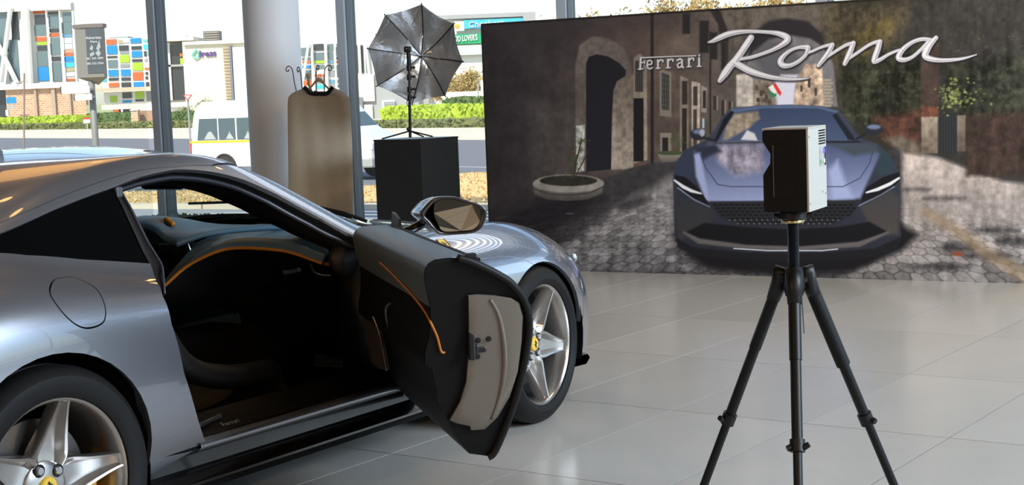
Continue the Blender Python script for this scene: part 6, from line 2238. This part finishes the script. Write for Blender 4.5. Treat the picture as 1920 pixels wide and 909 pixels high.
# grey block with a vent
x0, x1, z0, z1 = (-13.61, -7.96, -1.10, 3.42)
bg_ = building('grey cladded block with white vent louvre left of the umbrella stand', (x0 + x1) / 2, 140)
slab('wall', M_greyw, bg_, x0, x1, -.62, z1, 140, 8)
slab('cream_panel', M_cream, bg_, *(-13.45, -11.91, 1.00, 3.40), 139.7, .3)
slab('grey_strip', mat('slate_strip', (120, 122, 126), .6), bg_, *(-13.33, -12.99, -0.67, 1.40), 139.5, .3)
slab('stone_panel', mat('pale_stone', (200, 196, 184), .7), bg_, *(-12.93, -12.15, -0.74, 0.70), 139.7, .3)
vf = slab('vent_frame', M_white, bg_, *(-11.26, -10.10, -0.14, 1.02), 139.7, .3)
world_children(bg_)
for i in range(6):
    r = (-11.13, -10.16, 0.82, 0.92)
    dz = ((-11.13, -10.16, 0.82, 0.92)[2] - (-11.17, -10.21, -0.14, -0.04)[2]) / 6
    slab('vent_slat', mat('grey_slat', (170, 172, 176), .6), vf, r[0], r[1], r[2] - dz * i, r[3] - dz * i, 139.55, .14)
for c in vf.children:
    c.matrix_parent_inverse = Matrix.Identity(4)

# shop building with its signs
x0, x1, z0, z1 = (-7.54, 2.94, 2.60, 8.49)
sb = thing('shop_building', 'long white shop building carrying blue and green signs left of the backdrop', 'building', ((x0 + x1) / 2, 150, -.62))
slab('wall', M_fac, sb, x0, x1, 0, z1, 150, 10)
slab('roof_edge', M_greyw, sb, *(-7.38, 3.11, 8.53, 8.93), 149.4, 9)
slab('end_block', M_greyw, sb, *(1.91, 3.09, 7.82, 8.79), 149, 5)
g1 = (-3.81, 1.89, 7.55, 8.37)
slab('blue_sign_board', mat('aqua_blue_sign', (66, 178, 214), .5), sb, g1[0], g1[1], g1[2], g1[3], 149.3, .3)
lettering('blue_sign_lettering', 'Checkers', (g1[3] - g1[2]) * .95, .05, M_white, sb, ((g1[0] + g1[1]) / 2 - .7, 149.2, (g1[2] + g1[3]) / 2), (1, 0, .045), (0, 0, 1), spacing=1.15, bold=.015)
r = (-4.74, -3.81, 7.37, 8.29)
slab('white_sign_end', M_white, sb, r[0], r[1], r[2], r[3], 149.3, .3)
MB().ball(((r[0] + r[1]) / 2 - .2, 149.3, (r[2] + r[3]) / 2), .26, 12, 1, .3, 1).build('orange_dot', mat('orange_dot_paint', (240, 170, 60), .5), sb)
g2 = (-6.44, 2.05, 6.12, 7.04)
slab('green_sign_board', mat('deep_green_sign', (26, 158, 100), .5), sb, g2[0], g2[1], g2[2], g2[3], 149.3, .3)
tx = (-5.66, -1.24, 6.26, 6.93)
lettering('green_sign_lettering', "FOOD LOVER'S", (tx[3] - tx[2]) * 1.15, .05, M_white, sb, ((-3.938, 149.200, 6.640)[0], 149.2, (-3.939, 149.200, 6.614)[2]), (.50, 0, .0225), (0, 0, 1), spacing=1.06, bold=.025)
g3 = (-6.48, 2.00, 5.05, 5.97)
slab('mint_sign_board', mat('pale_mint_sign', (190, 226, 202), .5), sb, g3[0], g3[1], g3[2], g3[3], 149.3, .3)
world_children(sb)
bwl = (-5.54, 1.85, 0.36, 1.54)
wl_ = thing('boundary_wall', 'beige boundary wall with a railing beneath the dry trees', 'wall', ((bwl[0] + bwl[1]) / 2, 132, -.62))
slab('wall_panel', M_cream, wl_, bwl[0], bwl[1], -.62, bwl[3], 132, .4)
slab('wall_panel', M_fac, wl_, *(-2.13, -0.87, 0.27, 2.43), 131, .5)
for i in range(24):
    xx = bwl[0] + .2 + i * .17
    slab('railing_bar', M_greyw, wl_, xx, xx + .04, bwl[2] - .6, bwl[2] + .35, 131.8, .05)
world_children(wl_)
r = (-5.78, -4.98, 0.07, 0.55)
t = thing('red_sign', 'small red and white sign above the bright lime hedge', 'sign', ((r[0] + r[1]) / 2, 116, -.62))
slab('board', M_white, t, *r, 116, .06)
slab('red_edge', mat('red_sign_paint', (204, 60, 50), .5), t, r[0], r[1], r[3] - .12, r[3] + .04, 115.95, .06)
slab('post', M_greyw, t, (r[0] + r[1]) / 2 - .05, (r[0] + r[1]) / 2 + .05, -.62, r[2], 116.05, .1)
world_children(t)
r = (-40.11, -39.46, -0.06, 0.44)
t = thing('red_sign', 'small red and white sign at the foot of the brick wall', 'sign', ((r[0] + r[1]) / 2, 146, -.62))
slab('board', M_white, t, *r, 146, .06)
slab('red_edge', mat('red_sign_paint', (204, 60, 50), .5), t, r[0], r[1], r[3] - .12, r[3] + .04, 145.95, .06)
slab('post', M_greyw, t, r[0] + .3, r[0] + .4, -.62, r[2], 146.05, .1)
world_children(t)
r = (-2.49, -2.14, -0.03, 2.17)
t = thing('lamp_post', 'thin grey post standing before the beige wall', 'post', ((r[0] + r[1]) / 2, 128, -.62))
MB().cyl(((r[0] + r[1]) / 2, 128, -.62), ((r[0] + r[1]) / 2, 128, r[3]), .06, 8).build('pole', M_greyw, t)
slab('bracket', M_greyw, t, r[0], r[1], (r[2] + r[3]) / 2, (r[2] + r[3]) / 2 + .12, 127.9, .2)
world_children(t)

# advert pole, street names, thin post, yield sign
bx = (-10.79, -10.37, 2.20, 3.47)
x0, x1, z0, z1 = bx
ad = thing('advert_pole', 'grey street pole with a tall dark advert box', 'sign', ((x0 + x1) / 2 + .04, 40.2, -.85))
M_adgrey = mat('grey_box_metal', (124, 122, 116), .6)
M_adface = mat('dark_advert_face', (70, 78, 84), .5, grain=.15, scale=3)
xl = (-11.137, 40.250, 2.839)[0]
b = MB()
b.add([(x0, 40, z0), (x1, 40, z0), (x1 - .02, 40.4, z0), (xl, 40.3, z0), (x0, 40, z1), (x1, 40, z1), (x1 - .02, 40.4, z1), (xl, 40.3, z1), ((x0 + x1) / 2, 40.2, z0 - .2)],
      [(0, 1, 5, 4), (1, 2, 6, 5), (2, 3, 7, 6), (3, 0, 4, 7), (4, 5, 6, 7), (0, 8, 1), (1, 8, 2), (2, 8, 3), (3, 8, 0)])
b.build('advert_box', M_adgrey, ad)
slab('advert_face', M_adface, ad, x0 + .01, x1 - .01, z0 + .1, z1 - .02, 39.985, .015)
b = MB()
b.add([(x0 - .02, 39.97, z1), (x1 + .04, 39.97, z1), (x1 + .02, 40.44, z1), (xl - .06, 40.34, z1), (x0 - .02, 39.97, z1 + .1), (x1 + .06, 39.97, z1 + .1), (x1 + .03, 40.46, z1 + .1), (xl - .08, 40.36, z1 + .1)],
      [(3, 2, 1, 0), (4, 5, 6, 7), (0, 1, 5, 4), (1, 2, 6, 5), (2, 3, 7, 6), (3, 0, 4, 7)])
b.build('box_cap', mat('brown_grey_cap', (110, 102, 98), .6), ad)
M_adtext = mat('pale_advert_print', (206, 210, 212), .5)
cx = (x0 + x1) / 2
for s_, sz, zz in (('Advertise', .105, z1 - .26), ('Here', .09, z1 - .36), ('081 269 1899', .078, z0 + .48), ('082 555 2934', .078, z0 + .35)):
    lettering('advert_lettering', s_, sz, .002, M_adtext, ad, (cx, 39.98, zz), (1, 0, 0), (0, 0, 1))
b = MB()
for P_ in ([(-.12, .62), (-.06, .74), (-.02, .66), (-.05, .58)], [(.05, .62), (.15, .86), (.17, .66), (.10, .58)], [(.02, .52), (.12, .60), (.17, .50), (.10, .42)], [(-.13, .50), (-.02, .56), (.0, .48), (-.10, .42)]):
    b.prism([(cx + p[0], z0 + .1 + p[1]) for p in P_], lambda a, c, d: (a, d, c), 39.976, 39.984)
b.build('advert_print', mat('mid_grey_advert_print', (150, 158, 162), .5), ad)
p0, p1 = (-10.766, 40.200, 2.162), (-10.755, 40.200, 0.193)
MB().tube([p0, p1, (p1[0] + .02, p1[1], -.9)], [.085, .085, .085], 14).build('pole', mat('grey_painted_pole', (122, 124, 120), .5), ad, smooth=True)
world_children(ad)
for rr, m, lab, c in (((-11.47, -10.74, 1.80, 1.98), M_white, 'white street name board on the left of the advert pole, upper one', 0), ((-11.14, -10.69, 1.62, 1.78), mat('pale_grey_board', (186, 190, 194), .5), 'grey street name board on the advert pole, lower one', 1)):
    t = thing('street_name_board', lab, 'sign', ((rr[0] + rr[1]) / 2, 39.9, rr[2]))
    slab('board', m, t, *rr, 39.88, .05)
    slab('clamp', M_greyw, t, rr[1] - .06, rr[1] + .02, (rr[2] + rr[3]) / 2 - .03, (rr[2] + rr[3]) / 2 + .03, 39.92, .25)
    MB().box(rr[0] - .02, rr[0], 39.87, 39.95, rr[2] - .01, rr[3] + .01).build('end_cap', M_black, t)
    world_children(t)
p0, p1 = (-12.430, 40.000, 2.375), (-12.583, 40.000, 0.272)
t = thing('thin_post', 'thin grey post with a bent side arm outside at the far left', 'post', (p1[0], 40, -.85))
MB().tube([p0, p1, (p1[0], 40, -.9)], .022, 8).build('pole', mat('rusty_grey_post', (130, 116, 108), .6), t)
MB().tube(catmull([(-12.450, 40.000, 2.184), (-12.507, 40.000, 2.159), (-12.578, 40.000, 2.134), (-12.616, 40.000, 2.081), (-12.620, 40.000, 2.026)], 4), .014, 8).build('side_arm', M_greyw, t)
world_children(t)
ys = [Vector(p) for p in ((-12.561, 60.000, 1.778), (-12.179, 60.000, 1.763), (-12.379, 60.000, 1.534))]
t = thing('yield_sign', 'red bordered triangular yield sign near the white van', 'sign', (ys[2].x, 60, -.85))
c = sum(ys, Vector()) / 3
b = MB()
b.prism([(p.x, p.z) for p in ys], lambda a, d, y: (a, y, d), 59.98, 60.0)
b.build('red_plate', mat('red_sign_paint', (204, 60, 50), .5), t)
b = MB()
b.prism([(c.x + (p.x - c.x) * .62, c.z + (p.z - c.z) * .62) for p in ys], lambda a, d, y: (a, y, d), 59.97, 59.985)
b.build('white_centre', M_white, t)
MB().cyl((ys[2].x, 60.05, -.86), (ys[2].x, 60.05, ys[0].z), .035, 8).build('pole', M_greyw, t)
world_children(t)

# ------------------------------------------------------------------ trees
def tree(name, label, x, y, z0, h, r, m, leaves, leaf, seed, squash=.7, bare=.5):
    g = np.random.default_rng(seed)
    t = thing(name, label, 'tree', (x, y, z0))
    b = MB()
    b.tube([(0, 0, 0), (.1, 0, h * .25), (0, .1, h * .45)], [r * .09, r * .07, r * .05], 8)
    ends = []
    for i in range(16):
        a, e = g.uniform(0, 6.28), g.uniform(.15, 1.2)
        L = r * g.uniform(.55, 1.0)
        p0 = Vector((0, 0, h * g.uniform(.22, .45)))
        d = Vector((math.cos(a) * math.cos(e), math.sin(a) * math.cos(e), math.sin(e) * squash))
        p1 = p0 + d * L * .5 + Vector((0, 0, .05 * h))
        p2 = p0 + d * L
        b.tube([p0, p1, p2], [r * .035, r * .02, r * .006], 6)
        ends.append((p1, p2))
        for k in range(5):
            q = p1.lerp(p2, g.uniform(.1, 1))
            q2 = q + Vector(g.normal(size=3)) * r * .22
            b.tube([q, q2], [r * .009, r * .003], 4, cap=False)
            ends.append((q, q2))
    b.build('trunk', mat('grey_brown_bark', (128, 108, 86), .9, grain=.2, scale=2), t)
    v1, f1 = [], []
    for i in range(leaves):
        a, c = ends[g.integers(len(ends))]
        p = a.lerp(c, g.uniform(.2, 1.1)) + Vector(g.normal(size=3)) * r * .11
        p.z = max(p.z, h * .12)
        e1, e2 = Vector(g.normal(size=3)).normalized() * leaf, Vector(g.normal(size=3)).normalized() * leaf * .5
        k = len(v1)
        v1 += [tuple(p - e1), tuple(p + e2), tuple(p + e1), tuple(p - e2)]
        f1.append((k, k + 1, k + 2, k + 3))
    f = obj('foliage', (v1, f1), m, t)
    f['kind'] = 'stuff'
    return t


M_dry = mat('dry_olive_foliage', (176, 152, 92), .9, grain=.3, scale=.8)
M_dry2 = mat('straw_foliage', (176, 148, 92), .9, grain=.25, scale=.8)
M_grn = mat('green_foliage', (126, 134, 66), .9, grain=.3, scale=.8)
q = (-3.201, 136.000, 2.530)
tree('dry_tree', 'olive brown tree below the shop signs left of the backdrop', q[0], q[1], -.62, 5.2, 2.9, M_dry, 5200, .13, 21)
q = (-5.247, 138.000, 2.623)
tree('dry_tree', 'sparse yellow olive tree behind the silver umbrella', q[0], q[1], -.62, 4.2, 2.2, M_dry, 3000, .12, 22)
q = (3.754, 120.000, 6.667)
tree('dry_tree', 'bare branched pale tree left of the third mullion above the backdrop', q[0] - .2, q[1], -.62, 7.6, 2.6, M_dry2, 1500, .12, 23, .8)
for i, (px, D, h, lab) in enumerate(((1140, 118, 10.6, 'straw coloured tree above the backdrop just right of the third mullion'), (1290, 112, 11.0, 'straw coloured tree above the middle of the printed street'), (1430, 106, 11.4, 'straw coloured tree above the script lettering'))):
    X = (px - 960) / 2880 * D
    tree('dry_tree', lab, X, D, -.62, h, 4.5, M_dry2, 15000, .20, 31 + i)
q = (-30.888, 158.000, 1.034)
tree('leafy_bush', 'small green bush growing in front of the cream building', q[0], q[1], -.62, 2.9, 1.5, M_grn, 1200, .13, 41)
q = (-33.223, 159.000, 1.114)
tree('leafy_bush', 'green bush behind the yield sign', q[0], q[1], -.62, 2.4, 1.1, M_grn, 700, .12, 42)

# ------------------------------------------------------------------ white minibus on the road
p_r, p_f = Vector((-9.296, 45.000, -0.811)), Vector((-3.773, 42.000, -0.953))
vd = Vector((p_f.x - p_r.x, p_f.y - p_r.y, 0))
VL = vd.length
van = thing('minibus', 'white minibus with yellow side stripe parked on the road behind the column', 'van', (p_r.x, p_r.y, -.85), math.atan2(vd.y, vd.x))
VH = 2.32
M_van = mat('white_van_paint', (232, 232, 230), .25, coat=.6)
# side outline, lofted across with tucked edges (near side is -y)
side = [(.06, .42), (.0, .75), (.02, 1.25), (.10, 1.75), (.22, 2.12), (.42, 2.27), (.8, VH), (VL - 2.0, VH), (VL - 1.65, 2.22), (VL - .85, 1.42), (VL - .12, 1.10), (VL, .82), (VL - .02, .42)]
side = [tuple(p) for p in catmull(side, 3)]
rows = []
for y, k in ((-.88, .0), (-.95, .03), (-.93, .0), (0, 0), (.93, 0)):
    pass
rows = []
for y, ins in ((0.0, .06), (.05, .015), (.14, 0), (1.76, 0), (1.85, .015), (1.90, .06)):
    cxv, czv = VL / 2, 1.2
    rows.append([(x + (cxv - x) * ins * .35, y - 1.9 * 0, z + (czv - z) * ins * 1.1 * (1 if z > .6 else .2)) for x, z in side])
v1, f1 = loft(rows)
n = len(side)
f1 += [tuple(range(n)), tuple(range(5 * n, 6 * n))[::-1], ]
f1 += [(i * n, (i + 1) * n, (i + 1) * n + n - 1, i * n + n - 1) for i in range(5)]
b = MB()
b.add(v1, f1)
b.build('van_body', M_van, van, auto=35)
M_vg = mat('van_glass', (88, 104, 110), .08, .1)
M_vpatch = mat('pale_van_patch', (176, 180, 176), .6)
for a, c in ((.30, 1.05), (1.10, 1.70), (1.76, 2.36), (2.42, 3.25), (3.31, 4.1), (4.16, VL - 1.25)):
    b = MB()
    zt_, zb = 1.82, 1.20
    tilt = .1 if a < .4 else 0
    b.add([(a + tilt * .0, -.012, zb), (c, -.012, zb), (c, -.012, zt_), (a + tilt, -.012, zt_), (a, .05, zb), (c, .05, zb), (c, .05, zt_), (a + tilt, .05, zt_)], [(3, 2, 1, 0), (4, 5, 6, 7), (0, 1, 5, 4), (1, 2, 6, 5), (2, 3, 7, 6), (3, 0, 4, 7)])
    w = b.build('side_window', M_vg, van)
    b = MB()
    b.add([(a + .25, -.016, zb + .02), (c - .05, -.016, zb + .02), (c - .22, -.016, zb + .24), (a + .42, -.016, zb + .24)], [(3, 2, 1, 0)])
    b.build('pale_pane_patch', M_vpatch, w)  # pale patch on the lower part of the pane
MB().box(.02, VL - .3, -.008, .02, 1.12, 1.18).build('yellow_stripe', mat('yellow_stripe_paint', (240, 196, 40), .5), van)
MB().bbox(-.02, .06, .02, .12, .75, 1.2, .02).build('tail_light', mat('red_tail_lens', (200, 50, 46), .3), van)
b = MB()
b.prism([(VL - 1.70, 2.15), (VL - .95, 1.45), (VL - .90, 1.49), (VL - 1.66, 2.20)], lambda a, z, y: (a, y, z), .12, 1.78)
b.build('windscreen', M_vg, van)
MB().tube([(VL - 1.0, .0, 1.30), (VL - .9, -.10, 1.36)], .02, 8).bbox(VL - .98, VL - .86, -.26, -.06, 1.24, 1.56, .03).build('wing_mirror', M_greyw, van)
MB().bbox(VL - .28, VL + .03, .06, .40, .82, 1.02, .03).build('headlamp', mat('clear_lamp', (220, 224, 230), .1), van)
MB().bbox(VL - .35, VL + .06, -.01, 1.91, .34, .62, .05).build('front_bumper', M_greyw, van)
for xw in (1.25, VL - 1.05):
    for yw in (0.02, 1.70):
        b = MB()
        b.lathe([(.0, -.02 if yw < 1 else .2), (.2, -.02 if yw < 1 else .2), (.34, .0), (.345, .1), (.34, .19)], 28, 'y', (xw, yw, .345))
        w = b.build('wheel', M_rubber, van, auto=35)
        if yw < 1:
            MB().lathe([(0, -.03), (.18, -.025), (.20, -.015)], 24, 'y', (xw, yw, .345)).build('hub_cap', M_alu, w, auto=35)
    b = MB()
    b.tube([(xw + .42 * math.cos(t), -.004, .36 + .42 * math.sin(t)) for t in np.linspace(0, PI, 15)], .03, 6)
    b.prism([(xw + .42 * math.cos(t), .36 + .42 * math.sin(t)) for t in np.linspace(0, PI, 15)], lambda a, z, y: (a, y, z), -.006, .0)
    b.build('wheel_arch', mat('dark_arch_liner', (54, 48, 44), .8), van)
